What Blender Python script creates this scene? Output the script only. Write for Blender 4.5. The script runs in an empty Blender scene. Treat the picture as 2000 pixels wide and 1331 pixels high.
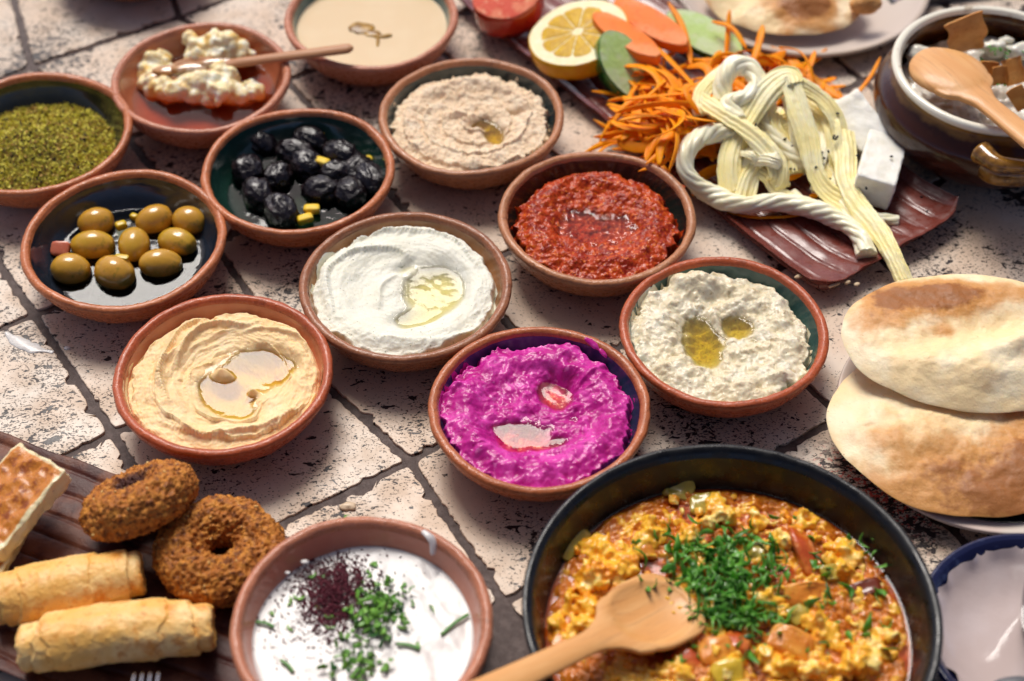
import bpy, math, random
import numpy as np
from mathutils import Vector, Matrix, Euler

R = math.radians
SC = bpy.context.scene
COL = SC.collection
CM = 0.01                                   # everything below is written in centimetres
rnd = random.Random(7)

# ------------------------------------------------------------------ camera
PITCH = R(46.595)
CAMZ, CAMY, FPX = 73.78, -70.0, 3395.13
cam_d = bpy.data.cameras.new('camera')
cam = bpy.data.objects.new('camera', cam_d); COL.objects.link(cam)
cam.location = (0, CAMY*CM, CAMZ*CM)
cam.rotation_euler = (R(90)-PITCH, 0, 0)
cam_d.sensor_width = 36; cam_d.lens = FPX/2000*36
cam_d.clip_start = 0.05; cam_d.clip_end = 60
cam_d.dof.use_dof = True
cam_d.dof.focus_distance = 0.975
cam_d.dof.aperture_fstop = 5.0
SC.camera = cam

def ray(px, py):
    a = (px-1000)/FPX; b = -(py-665.5)/FPX
    return np.array([a, math.cos(PITCH)+b*math.sin(PITCH), -math.sin(PITCH)+b*math.cos(PITCH)])
def P(px, py, z=0.0):
    """place on the table (cm) at height z that a photo pixel looks at"""
    d = ray(px, py); s = (z-CAMZ)/d[2]
    return np.array([0, CAMY, CAMZ])+s*d

# ------------------------------------------------------------------ light
# broad soft light from the far left, low enough to mirror in the oil of the nearer bowls
d0 = ray(450, 1230); d0 = d0/np.linalg.norm(d0)
sdir = np.array([d0[0], d0[1], -d0[2]])                  # towards the light
sun_el = math.asin(sdir[2]); sun_az = math.atan2(sdir[0], sdir[1])
sun_d = bpy.data.lights.new('sun', 'SUN')
sun = bpy.data.objects.new('sun', sun_d); COL.objects.link(sun)
sun_d.energy = 1.7; sun_d.angle = R(26); sun_d.color = (1.0, 0.955, 0.89)
sun.rotation_euler = Vector(sdir).to_track_quat('Z', 'Y').to_euler()
W = bpy.data.worlds.new('World'); SC.world = W; W.use_nodes = True
wn = W.node_tree
bg = wn.nodes['Background']
sky = wn.nodes.new('ShaderNodeTexSky'); sky.sky_type = 'NISHITA'; sky.sun_disc = False
sky.sun_elevation = sun_el; sky.sun_rotation = sun_az
sky.air_density = 0.14; sky.dust_density = 1.2; sky.ozone_density = 0.0
wn.links.new(sky.outputs[0], bg.inputs[0]); bg.inputs[1].default_value = 0.15
SC.view_settings.view_transform = 'Standard'; SC.view_settings.look = 'None'
SC.view_settings.exposure = 0.8; SC.view_settings.gamma = 1.0
SC.cycles.max_bounces = 8; SC.cycles.transparent_max_bounces = 12
SC.cycles.caustics_reflective = False; SC.cycles.caustics_refractive = False

# ------------------------------------------------------------------ numpy noise
_rs = np.random.RandomState(11)
_perm = _rs.permutation(256); _perm = np.concatenate([_perm, _perm, _perm])
_g = _rs.normal(size=(256, 3)); _g /= np.linalg.norm(_g, axis=1)[:, None]
def perlin(x, y, z):
    x, y, z = np.broadcast_arrays(np.asarray(x, float), y, z)
    xi, yi, zi = np.floor(x).astype(int), np.floor(y).astype(int), np.floor(z).astype(int)
    xf, yf, zf = x-xi, y-yi, z-zi
    f = lambda t: t*t*t*(t*(t*6-15)+10)
    u, v, w = f(xf), f(yf), f(zf); out = 0
    for dx in (0, 1):
        for dy in (0, 1):
            for dz in (0, 1):
                h = _perm[(_perm[(_perm[(xi+dx) & 255]+yi+dy) & 255]+zi+dz) & 255]
                g = _g[h]
                d = g[..., 0]*(xf-dx)+g[..., 1]*(yf-dy)+g[..., 2]*(zf-dz)
                out = out+d*(u if dx else 1-u)*(v if dy else 1-v)*(w if dz else 1-w)
    return out*1.5
def fbm(x, y, z=0.0, o=4, gain=.5):
    a, s, f = 1.0, 0, 1.0
    for i in range(o):
        s = s+a*perlin(x*f+i*17.3, y*f+i*5.1, z*f+i*9.7); a *= gain; f *= 2.03
    return s
def ridged(x, y, z=0.0, o=3):
    a, s, f = 1.0, 0, 1.0
    for i in range(o):
        s = s+a*(1-2*np.abs(perlin(x*f+i*7.3, y*f+3.1*i, z*f))); a *= .5; f *= 2.1
    return s
def worley(x, y, seed=0):
    xi, yi = np.floor(x).astype(int), np.floor(y).astype(int)
    d1 = np.full(x.shape, 9.0); d2 = np.full(x.shape, 9.0)
    for dx in (-1, 0, 1):
        for dy in (-1, 0, 1):
            cx, cy = xi+dx, yi+dy
            h = _perm[(_perm[(cx+seed) & 255]+cy) & 255]
            px = cx+_perm[h]/256; py = cy+_perm[(h+37) & 255]/256
            d = np.hypot(x-px, y-py)
            d2 = np.minimum(d2, np.maximum(d1, d)); d1 = np.minimum(d1, d)
    return d1, d2
sstep = lambda a, b, t: (lambda u: u*u*(3-2*u))(np.clip((np.asarray(t, float)-a)/(b-a), 0, 1))

# ------------------------------------------------------------------ objects
def link(o, parent=None):
    COL.objects.link(o)
    if parent is not None: o.parent = parent
    return o
def empty(name, loc=(0, 0, 0), rz=0, rot=None):
    o = bpy.data.objects.new(name, None); o.location = [c*CM for c in loc]
    o.rotation_euler = rot if rot is not None else (0, 0, rz); o.empty_display_size = .02
    return link(o)
def tag(o, label=None, cat=None, group=None, kind=None):
    if label: o['label'] = label
    if cat: o['category'] = cat
    if group: o['group'] = group
    if kind: o['kind'] = kind
    return o
KEEP = {'body', 'lining', 'glaze_lining', 'rim', 'inner_glaze', 'navy_band'}
def mesh(name, V, F, mat, parent=None, loc=None, smooth=True, attrs=None, rot=None):
    """V in cm; F: array (n,3|4) or list of polygons or list of arrays"""
    V = np.asarray(V, float)
    me = bpy.data.meshes.new(name)
    groups = []
    if isinstance(F, np.ndarray): groups = [F]
    else:
        by = {}
        for f in F:
            if isinstance(f, np.ndarray) and f.ndim == 2:
                by.setdefault(f.shape[1], []).append(f)
            else: by.setdefault(len(f), []).append(np.array([f]))
        groups = [np.concatenate(v) for v in by.values()]
    groups = [g for g in groups if len(g)]
    if name not in KEEP:                       # make every surface face outwards (or up, for open sheets)
        S = np.zeros(3); vol = area = 0; c0 = V.mean(0)
        for g in groups:
            for k in range(1, g.shape[1]-1):
                a_, b_, c_ = V[g[:, 0]]-c0, V[g[:, k]]-c0, V[g[:, k+1]]-c0
                cr_ = np.cross(b_-a_, c_-a_); S = S+cr_.sum(0); area += np.linalg.norm(cr_, axis=1).sum(); vol += (a_*cr_).sum()
        if (S[2] < 0 if np.linalg.norm(S) > .12*area else vol < 0): groups = [g[:, ::-1] for g in groups]
    nl = sum(g.size for g in groups); nf = sum(len(g) for g in groups)
    me.vertices.add(len(V)); me.vertices.foreach_set('co', (V*CM).ravel())
    me.loops.add(nl); me.polygons.add(nf)
    me.loops.foreach_set('vertex_index', np.concatenate([g.ravel() for g in groups]).astype(np.int32))
    tot = np.concatenate([np.full(len(g), g.shape[1]) for g in groups]).astype(np.int32)
    st = np.concatenate([[0], np.cumsum(tot)[:-1]]).astype(np.int32)
    me.polygons.foreach_set('loop_start', st)
    me.polygons.foreach_set('use_smooth', np.full(nf, smooth))
    if attrs:
        for k, v in attrs.items():
            a = me.attributes.new(k, 'FLOAT', 'POINT'); a.data.foreach_set('value', np.asarray(v, np.float32).ravel())
    me.update(calc_edges=True); me.validate()
    if mat is not None: me.materials.append(mat)
    o = bpy.data.objects.new(name, me)
    if loc is not None: o.location = [c*CM for c in loc]
    if rot is not None: o.rotation_euler = rot
    return link(o, parent)
def gridfaces(n, m, wrap=False, off=0):
    i = np.arange(n-1)[:, None]; j = np.arange(m if wrap else m-1)[None, :]
    a = i*m+j; b = i*m+(j+1) % m; c = (i+1)*m+(j+1) % m; d = (i+1)*m+j
    a, b, c, d = np.broadcast_arrays(a, b, c, d)
    return np.stack([a, b, c, d], -1).reshape(-1, 4)+off
def merge(parts):
    V, F, o = [], [], 0
    A = {}
    for p in parts:
        v, f = p[0], p[1]
        V.append(v)
        for g in (f if isinstance(f, list) else [f]):
            F.append(np.asarray(g)+o)
        if len(p) > 2:
            for k, a in p[2].items(): A.setdefault(k, []).append(np.broadcast_to(a, (len(v),)))
        o += len(v)
    return np.concatenate(V), F, {k: np.concatenate(a) for k, a in A.items()}
def revolve(prof, n=96, wob=None):
    prof = np.array(prof, float); t = np.linspace(0, 2*np.pi, n, endpoint=False)
    r = prof[:, 0][:, None]; z = prof[:, 1][:, None]
    V = np.stack([r*np.cos(t), r*np.sin(t), z+0*t], -1)
    if wob is not None: V = wob(V, t)
    return V.reshape(-1, 3), gridfaces(len(prof), n, True)
def smoothprof(pts, k=6):
    pts = np.array(pts, float); out = []
    q = np.vstack([2*pts[0]-pts[1], pts, 2*pts[-1]-pts[-2]])
    for i in range(1, len(q)-2):
        for s in np.linspace(0, 1, k, endpoint=False): out.append(cr(q[i-1], q[i], q[i+1], q[i+2], s))
    out.append(pts[-1]); return np.array(out)
def cr(a, b, c, d, t):
    return .5*((2*b)+(-a+c)*t+(2*a-5*b+4*c-d)*t*t+(-a+3*b-3*c+d)*t**3)
def resample(pts, n):
    q = smoothprof(pts, 12); L = np.concatenate([[0], np.cumsum(np.linalg.norm(np.diff(q, axis=0), axis=1))])
    s = np.linspace(0, L[-1], n)
    return np.stack([np.interp(s, L, q[:, k]) for k in range(q.shape[1])], -1), s
def sweep(pts, n, sec, m=16, up=(0, 0, 1), cap=True):
    """sec(s01, s_cm, phi) -> (side, up) offsets arrays"""
    C, s = resample(pts, n); T = np.gradient(C, axis=0); T /= np.linalg.norm(T, axis=1)[:, None]
    phi = np.linspace(0, 2*np.pi, m, endpoint=False)
    U = np.array(up, float); rows = []
    U = U-T[0]*(U@T[0]); U /= np.linalg.norm(U)
    for i in range(n):
        U = U-T[i]*(U@T[i]); U /= np.linalg.norm(U); B = np.cross(T[i], U)
        a, b = sec(i/(n-1), s[i], phi)
        rows.append(C[i]+a[:, None]*B+b[:, None]*U)
    V = np.array(rows).reshape(-1, 3); F = [gridfaces(n, m, True)]
    if cap:
        V = np.vstack([V, C[0], C[-1]]); k = len(V)-2; j = np.arange(m)
        F.append(np.stack([np.full(m, k), (j+1) % m, j], -1))
        F.append(np.stack([np.full(m, k+1), (n-1)*m+j, (n-1)*m+(j+1) % m], -1))
    return V, F
_ico = {}
def ico(l):
    if l not in _ico:
        import bmesh
        b = bmesh.new(); bmesh.ops.create_icosphere(b, subdivisions=l, radius=1)
        _ico[l] = (np.array([v.co[:] for v in b.verts]), np.array([[v.index for v in f.verts] for f in b.faces])); b.free()
    return _ico[l]
def rotm(rx=0, ry=0, rz=0): return np.array(Euler((rx, ry, rz)).to_matrix())
def blob(c, r, l=2, amp=.15, freq=1.0, seed=0, rot=None):
    V, F = ico(l); r = np.broadcast_to(np.array(r, float), (3,))
    v = V*r
    n = fbm(v[:, 0]*freq+seed*3.7, v[:, 1]*freq+seed*1.3, v[:, 2]*freq+seed, 3)
    v = v*(1+amp*n)[:, None]
    if rot is not None: v = v@np.asarray(rot).T
    return v+np.asarray(c), F

# ------------------------------------------------------------------ materials
def nd(nt, t, **k):
    n = nt.nodes.new(t)
    for a, b in k.items(): setattr(n, a, b)
    return n
def mth(nt, op, a, b=None, c=None, clamp=False):
    n = nd(nt, 'ShaderNodeMath', operation=op, use_clamp=clamp)
    for i, v in enumerate((a, b, c)):
        if v is None: continue
        if hasattr(v, 'links'): nt.links.new(v, n.inputs[i])
        else: n.inputs[i].default_value = v
    return n.outputs[0]
def smooth_fac(nt, v, lo, hi):
    n = nd(nt, 'ShaderNodeMapRange', interpolation_type='SMOOTHSTEP')
    nt.links.new(v, n.inputs[0]); n.inputs[1].default_value = lo; n.inputs[2].default_value = hi
    if hi < lo:
        n.inputs[1].default_value = hi; n.inputs[2].default_value = lo; n.inputs[3].default_value = 1; n.inputs[4].default_value = 0
    return n.outputs[0]
def mixc(nt, f, a, b, mode='MIX'):
    n = nd(nt, 'ShaderNodeMix', data_type='RGBA', blend_type=mode)
    for s, v in ((n.inputs['Factor'], f), (n.inputs[6], a), (n.inputs[7], b)):
        if hasattr(v, 'links'): nt.links.new(v, s)
        elif isinstance(v, (int, float)): s.default_value = v
        else: s.default_value = (*v, 1)
    return n.outputs[2]
def coords(nt, kind='Object', scale=(1, 1, 1)):
    if kind == 'World':
        src = nd(nt, 'ShaderNodeNewGeometry').outputs['Position']
    else: src = nd(nt, 'ShaderNodeTexCoord').outputs['Object']
    m = nd(nt, 'ShaderNodeMapping'); nt.links.new(src, m.inputs[0])
    m.inputs['Scale'].default_value = [100*s for s in scale]
    return m.outputs[0]
def tex(nt, vec, sc, kind='noise', det=3, dist=0.0, rough=.55):
    if kind == 'noise':
        n = nd(nt, 'ShaderNodeTexNoise'); n.inputs['Detail'].default_value = det
        n.inputs['Roughness'].default_value = rough; n.inputs['Distortion'].default_value = dist; out = n.outputs[0]
    elif kind == 'vor':
        n = nd(nt, 'ShaderNodeTexVoronoi'); out = n.outputs['Distance']
    elif kind == 'cell':
        n = nd(nt, 'ShaderNodeTexVoronoi'); sp = nd(nt, 'ShaderNodeSeparateColor'); nt.links.new(n.outputs['Color'], sp.inputs[0]); out = sp.outputs[0]
    elif kind == 'wave':
        n = nd(nt, 'ShaderNodeTexWave'); n.inputs['Distortion'].default_value = dist; n.inputs['Detail'].default_value = det; out = n.outputs[1]
    n.inputs['Scale'].default_value = sc; nt.links.new(vec, n.inputs[0])
    return out
def pm(name, col, rough=.5, layers=(), bumps=(), sss=0, sssr=(1, .6, .4), spec=.5, coat=0, metal=0, space='Object', stretch=(1, 1, 1), rvar=None, rand=0, coatr=.1):
    """layers: (kind, scale, lo, hi, colour[, strength]); kind noise|vor|cell|attr:x ; bumps: (kind, scale, cm)"""
    m = bpy.data.materials.new(name); m.use_nodes = True; nt = m.node_tree
    b = nt.nodes['Principled BSDF']; v = coords(nt, space, stretch)
    c = col
    for L in layers:
        kind, sc, lo, hi, c2 = L[:5]
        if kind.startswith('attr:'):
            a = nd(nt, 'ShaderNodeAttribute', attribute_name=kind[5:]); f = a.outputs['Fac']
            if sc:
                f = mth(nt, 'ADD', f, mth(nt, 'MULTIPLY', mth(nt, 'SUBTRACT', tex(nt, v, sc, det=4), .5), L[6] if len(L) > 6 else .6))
        elif kind == 'rand':
            f = nd(nt, 'ShaderNodeObjectInfo').outputs['Random']
        else: f = tex(nt, v, sc, kind, det=4, dist=L[6] if len(L) > 6 else 0)
        f = smooth_fac(nt, f, lo, hi)
        if len(L) > 5: f = mth(nt, 'MULTIPLY', f, L[5])
        c = mixc(nt, f, c, c2)
    if rand:
        o = nd(nt, 'ShaderNodeObjectInfo'); h = nd(nt, 'ShaderNodeHueSaturation')
        k = mth(nt, 'MULTIPLY_ADD', o.outputs['Random'], rand, 1-rand/2); nt.links.new(k, h.inputs['Value'])
        if hasattr(c, 'links'): nt.links.new(c, h.inputs['Color'])
        else: h.inputs['Color'].default_value = (*c, 1)
        c = h.outputs[0]
    if hasattr(c, 'links'): nt.links.new(c, b.inputs['Base Color'])
    else: b.inputs['Base Color'].default_value = (*c, 1)
    b.inputs['Roughness'].default_value = rough
    if rvar:
        f = smooth_fac(nt, tex(nt, v, rvar[0]), .35, .65); mr = nd(nt, 'ShaderNodeMapRange')
        nt.links.new(f, mr.inputs[0]); mr.inputs[3].default_value = rvar[1]; mr.inputs[4].default_value = rvar[2]
        nt.links.new(mr.outputs[0], b.inputs['Roughness'])
    b.inputs['Specular IOR Level'].default_value = spec*.7
    b.inputs['Metallic'].default_value = metal
    b.inputs['Coat Weight'].default_value = coat; b.inputs['Coat Roughness'].default_value = coatr
    if sss:
        b.inputs['Subsurface Weight'].default_value = sss; b.inputs['Subsurface Radius'].default_value = sssr
        b.inputs['Subsurface Scale'].default_value = .003
    last = None
    for kind, sc, dist in bumps:
        bu = nd(nt, 'ShaderNodeBump'); bu.inputs['Strength'].default_value = 1; bu.inputs['Distance'].default_value = dist*CM
        nt.links.new(tex(nt, v, sc, kind, det=4), bu.inputs['Height'])
        if last: nt.links.new(last, bu.inputs['Normal'])
        last = bu.outputs[0]
    if last: nt.links.new(last, b.inputs['Normal'])
    return m
def fluid(name, tint, rough=.02, ior=1.37):
    """thin clear liquid: tinted by the 'fac' attribute (its depth), mirror-like on top"""
    m = bpy.data.materials.new(name); m.use_nodes = True; nt = m.node_tree
    nt.nodes.remove(nt.nodes['Principled BSDF']); out = nt.nodes['Material Output']
    a = nd(nt, 'ShaderNodeAttribute', attribute_name='fac')
    c = mixc(nt, a.outputs['Fac'], (1, 1, 1), tint)
    t = nd(nt, 'ShaderNodeBsdfTransparent'); g = nd(nt, 'ShaderNodeBsdfGlossy'); g.inputs['Roughness'].default_value = rough
    nt.links.new(c, t.inputs[0]); fr = nd(nt, 'ShaderNodeFresnel'); fr.inputs[0].default_value = ior
    bu = nd(nt, 'ShaderNodeBump'); bu.inputs['Distance'].default_value = .0003; bu.inputs['Strength'].default_value = .4
    nt.links.new(tex(nt, coords(nt), 1.1, det=1), bu.inputs['Height']); nt.links.new(bu.outputs[0], g.inputs['Normal'])
    mx = nd(nt, 'ShaderNodeMixShader'); nt.links.new(fr.outputs[0], mx.inputs[0])
    nt.links.new(t.outputs[0], mx.inputs[1]); nt.links.new(g.outputs[0], mx.inputs[2]); nt.links.new(mx.outputs[0], out.inputs[0])
    return m

def stone_mat():
    m = pm('speckled_stone', (.70, .53, .39), .42, spec=.4,
           layers=[('noise', .16, .35, .7, (.74, .65, .55)), ('noise', .5, .45, .7, (.60, .44, .31), .6), ('rand', 0, 0, 1, (.56, .42, .31), .45)],
           bumps=[('noise', 3, .02), ('noise', 14, .006)], space='World', rand=.16, rvar=(.5, .3, .5))
    nt = m.node_tree; b = nt.nodes['Principled BSDF']
    v = coords(nt, 'World', (1, 1, 1)); base = b.inputs['Base Color'].links[0].from_socket
    # long pits lie along the stone's bedding
    mp = nd(nt, 'ShaderNodeMapping'); nt.links.new(v, mp.inputs[0]); mp.inputs['Rotation'].default_value = (0, 0, R(-20)); mp.inputs['Scale'].default_value = (.72, 1.15, 1)
    vv = mp.outputs[0]
    clus = tex(nt, v, .13, det=2)
    big = tex(nt, vv, 1.55, det=3, dist=.6, rough=.6)
    mid = tex(nt, vv, 3.6, det=3, dist=.4, rough=.6)
    fine = tex(nt, vv, 8.5, det=2, rough=.5)
    thr = mth(nt, 'MULTIPLY', mth(nt, 'SUBTRACT', clus, .56), .5)
    f1 = smooth_fac(nt, mth(nt, 'ADD', big, thr), .60, .612)
    f2 = smooth_fac(nt, mth(nt, 'ADD', mid, thr), .588, .605)
    f3 = smooth_fac(nt, mth(nt, 'ADD', fine, thr), .58, .61)
    f = mth(nt, 'MAXIMUM', f1, mth(nt, 'MAXIMUM', f2, mth(nt, 'MULTIPLY', f3, .85)))
    f0 = smooth_fac(nt, mth(nt, 'ADD', tex(nt, vv, .75, det=4, dist=.8, rough=.6), mth(nt, 'MULTIPLY', thr, .6)), .63, .64)
    f1 = mth(nt, 'MAXIMUM', f1, f0)
    # a spatter of red paint on one tile by the bread plate
    sp = nd(nt, 'ShaderNodeVectorMath', operation='DISTANCE'); nt.links.new(v, sp.inputs[0]); q_ = P(1722, 962); sp.inputs[1].default_value = (q_[0], q_[1], 0)
    red = mth(nt, 'MULTIPLY', smooth_fac(nt, sp.outputs['Value'], 5.5, 1.5), smooth_fac(nt, mth(nt, 'SUBTRACT', tex(nt, v, 4.2, det=3), mth(nt, 'MULTIPLY', sp.outputs['Value'], .02)), .48, .50))
    blk = mth(nt, 'MULTIPLY', smooth_fac(nt, sp.outputs['Value'], 6.0, 2.5), smooth_fac(nt, tex(nt, vv, 2.6, det=3), .54, .56))
    dark = mixc(nt, tex(nt, v, .9), (.012, .010, .012), (.05, .033, .032))
    c = mixc(nt, mth(nt, 'MULTIPLY', red, .85), base, (.62, .035, .02))
    f = mth(nt, 'MAXIMUM', f, blk)
    c = mixc(nt, f, c, dark)
    nt.links.new(c, b.inputs['Base Color'])
    bu = nd(nt, 'ShaderNodeBump', invert=True); bu.inputs['Distance'].default_value = .0004; bu.inputs['Strength'].default_value = .8
    nt.links.new(f, bu.inputs['Height']); nt.links.new(b.inputs['Normal'].links[0].from_socket, bu.inputs['Normal'])
    nt.links.new(bu.outputs[0], b.inputs['Normal'])
    return m
M = {}
M['stone'] = stone_mat()
M['grout'] = pm('brown_grout', (.062, .036, .030), .5, [('noise', 2, .4, .7, (.11, .075, .066))], [('noise', 5, .05), ('noise', 20, .02)], space='World')

def clay(name, col, dark=None):
    col = tuple(c*k for c, k in zip(col, (.80, .70, .62))); dark = dark or tuple(c*.40 for c in col)
    return pm(name, col, .3, [('noise', .35, .35, .7, tuple(min(1, c*1.25) for c in col)), ('noise', 1.4, .58, .72, dark, .5), ('noise', 5, .62, .72, dark, .6), ('noise', 11, .64, .70, dark, .6)],
              [('noise', 2.5, .05), ('noise', 8, .03)], rvar=(3, .16, .45), coat=.12)
CL = {'orange': clay('terracotta', (.56, .195, .075)), 'red': clay('red_terracotta', (.50, .12, .045)),
      'tan': clay('tan_clay', (.50, .23, .11), (.14, .06, .03)), 'brown': clay('brown_clay', (.36, .15, .072), (.10, .035, .02)),
      'pink': clay('pinkish_terracotta', (.56, .235, .14)), 'sienna': clay('sienna_clay', (.50, .165, .065))}
def glaze(name, col, r=.12, c2=None):
    return pm(name, col, r, [('noise', .5, .35, .7, c2 or tuple(c*1.5 for c in col)), ('noise', 6, .68, .74, tuple(min(1, c*3+.03) for c in col), .35)], [('noise', 1.2, .02), ('noise', 8, .003)], spec=.5, coat=.5, coatr=.06)
GL = {'green': glaze('dark_green_glaze', (.012, .040, .030)), 'navy': glaze('navy_grey_glaze', (.016, .021, .032)),
      'teal': glaze('dark_teal_glaze', (.018, .032, .036)), 'black': glaze('black_green_glaze', (.014, .019, .016)),
      'sea': glaze('sea_green_glaze', (.035, .085, .078)), 'blue': glaze('blue_glaze', (.022, .036, .085)),
      'terra': glaze('clear_glaze_on_terracotta', (.50, .145, .065), .25, (.55, .19, .09)), 'honey': glaze('brown_glaze', (.30, .125, .045), .2, (.38, .18, .07)),
      'olive': glaze('black_olive_glaze', (.028, .028, .014)), 'pink': glaze('pink_terracotta_glaze', (.56, .20, .12), .3, (.60, .25, .16)),
      'cyan': glaze('light_teal_glaze', (.06, .12, .12))}

# ------------------------------------------------------------------ table top of stone tiles
ground = mesh('ground', [(-400, -400, -76), (400, -400, -76), (400, 400, -76), (-400, 400, -76)], np.array([[0, 1, 2, 3]]),
              pm('paving', (.3, .27, .23), .8, [('noise', .02, .4, .6, (.24, .21, .18))], space='World'))
tag(ground, kind='structure')
def build_table():
    n = 110
    xs = np.linspace(-46, 46, n); ys = np.linspace(-31, 47, n)
    X, Y = np.meshgrid(xs, ys); Z = -.13+.05*fbm(X*.6, Y*.6, 2, 3)
    V = np.stack([X, Y, Z], -1).reshape(-1, 3)
    rim = [(-46, -31), (46, -31), (46, 47), (-46, 47)]
    V = np.vstack([V, [(x, y, -4) for x, y in rim]]); k = n*n
    c = [0, n-1, n*n-1, n*(n-1)]
    F = [gridfaces(n, n)]
    edges = [list(range(0, n)), list(range(n-1, n*n, n)), list(range(n*n-1, n*(n-1)-1, -1)), list(range(n*(n-1), -1, -n))]
    for e, idx in enumerate(edges):
        F.append(tuple(idx)[::-1]+(k+e, k+(e+1) % 4))
    F.append((k+3, k+2, k+1, k))
    top = mesh('tabletop', V, F, M['grout'])
    tag(top, kind='structure')
    a = R(34); du = np.array([math.cos(a), math.sin(a)]); dv = np.array([-math.sin(a), math.cos(a)])
    US = [-67, -56, -45, -34, -22.6, -10.6, .5, 11.5, 22.3, 33.4, 44, 55, 66]
    VS = [-60, -49, -38, -27, -15.1, -4.4, 6.3, 17.2, 28.8, 39.4, 50, 61, 72]
    r = random.Random(3); node = {}
    fix = {(5, 5): (-9.84, -4.6), (5, 6): (-11.3, 6.3), (5, 8): (-10.8, 29.1), (5, 9): (-13.0, 39.7), (6, 9): (-2.0, 39.2), (4, 7): (-22.4, 17.4), (4, 6): (-22.5, 6.4), (9, 5): (33.3, -3.6), (9, 6): (33.3, 6.6)}
    for i, u in enumerate(US):
        for j, v in enumerate(VS):
            uu, vv = fix.get((i, j), (u+r.uniform(-.45, .45), v+r.uniform(-.45, .45)))
            node[i, j] = du*uu+dv*vv
    for i in range(len(US)-1):
        for j in range(len(VS)-1):
            q = [node[i, j], node[i+1, j], node[i+1, j+1], node[i, j+1]]
            c = sum(q)/4
            if not (-40 < c[0] < 40 and -26 < c[1] < 42): continue
            loop = []
            for k in range(4):
                p0, p1 = q[k], q[(k+1) % 4]
                L = np.linalg.norm(p1-p0); d = (p1-p0)/L; nrm = np.array([-d[1], d[0]])
                m_ = 46
                for t in range(m_):
                    s = (.30+(L-.60)*t/(m_-1))/L; e = min(s, 1-s)*L-.30
                    inn = .21+.16*math.exp(-e/.22)
                    pt = p0+d*L*s+nrm*inn
                    loop.append((pt, nrm, e))
            pts = np.array([l[0] for l in loop]); nr = np.array([l[1] for l in loop])
            sd = i*13+j*7
            nz = np.abs(fbm(pts[:, 0]*.9+sd, pts[:, 1]*.9, sd, 4, .6))
            bite = sstep(.25, .6, fbm(pts[:, 0]*.8-sd, pts[:, 1]*.8, sd+5, 2))
            ef = np.array([l[2] for l in loop])
            pts = pts+nr*((nz*.20+bite*.38)*sstep(.05, .9, ef)-.02)[:, None]
            ctr = sum(q)/4; n_ = len(pts)
            pts = pts[np.argsort(np.arctan2(pts[:, 1]-ctr[1], pts[:, 0]-ctr[0]))]
            def ring(inset, z):
                v = ctr-pts; v = v/np.linalg.norm(v, axis=1)[:, None]
                return np.column_stack([pts+v*inset, np.full(n_, z)])
            h = r.uniform(-.02, .03)
            V = np.vstack([ring(-.03, -.35), ring(0, h-.05), ring(.025, h-.012), ring(.06, h), [(*ctr, h)]])
            V[:, :2] -= ctr
            j_ = np.arange(n_)
            F = [gridfaces(4, n_, True), np.stack([3*n_+j_, 3*n_+(j_+1) % n_, np.full(n_, 4*n_)], -1)]
            mesh('tile', V, F, M['stone'], top, (*ctr, 0), smooth=False)
build_table()

# ------------------------------------------------------------------ clay bowls
PROF_OUT = [(0, .12), (3.0, .1), (3.5, 0), (3.75, .03), (4.35, .42), (5.1, 1.15), (5.62, 1.95), (5.9, 2.55), (6.0, 2.85), (5.93, 3.05), (5.72, 3.12), (5.52, 3.02), (5.42, 2.8)]
PROF_IN = [(5.42, 2.8), (5.25, 2.3), (4.85, 1.55), (4.2, .95), (3.1, .6), (1.5, .5), (0.02, .48)]
def bowl_r(z):
    p = np.array(PROF_IN)[::-1]; return np.interp(z, p[:, 1], p[:, 0])
def bowl(px, py, r, clay_, glaze_, label, seed, zb=0, name='clay_bowl', hs=1.0, tilt=(0, 0), loc=None):
    c = loc if loc is not None else P(px, py, zb+3*hs)
    o = empty(name, (c[0], c[1], zb), rot=(R(tilt[0]), R(tilt[1]), 0)); s = r/6.0
    tag(o, label, 'bowl', 'small clay bowls of meze')
    rs = np.random.RandomState(seed); ph = rs.uniform(0, 6.28, 6); am = rs.uniform(.3, 1, 6)
    def wob(V, t):
        w = sum(am[k]*np.cos((k+2)*t+ph[k])/(k+1.5) for k in range(5))
        hgt = np.clip(V[..., 2:]/3, 0, 1)
        V = V.copy(); f = 1+.007*w[None, :, None]*hgt
        V[..., :2] *= f
        V[..., 2] += (hgt[..., 0]**2)*.06*sum(am[5-k]*np.cos((k+2)*t-ph[k]) for k in range(3))
        V[..., :2] *= s; V[..., 2] *= hs
        return V
    V, F = revolve(smoothprof(PROF_OUT, 5), 128, wob)
    d = fbm(V[:, 0]*.9+seed, V[:, 1]*.9, V[:, 2]*.9, 3)*.045+fbm(V[:, 0]*3.2, V[:, 1]*3.2, V[:, 2]*5+seed, 2)*.022
    dr = V[:, :2]/(np.linalg.norm(V[:, :2], axis=1)[:, None]+1e-6); V[:, :2] += dr*d[:, None]
    mesh('body', V, F, clay_, o)
    V, F = revolve(smoothprof(PROF_IN, 6), 128, wob)
    mesh('glaze_lining', V, F, glaze_, o)
    return o, c
BOWLS = {}; BSC = {}
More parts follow.
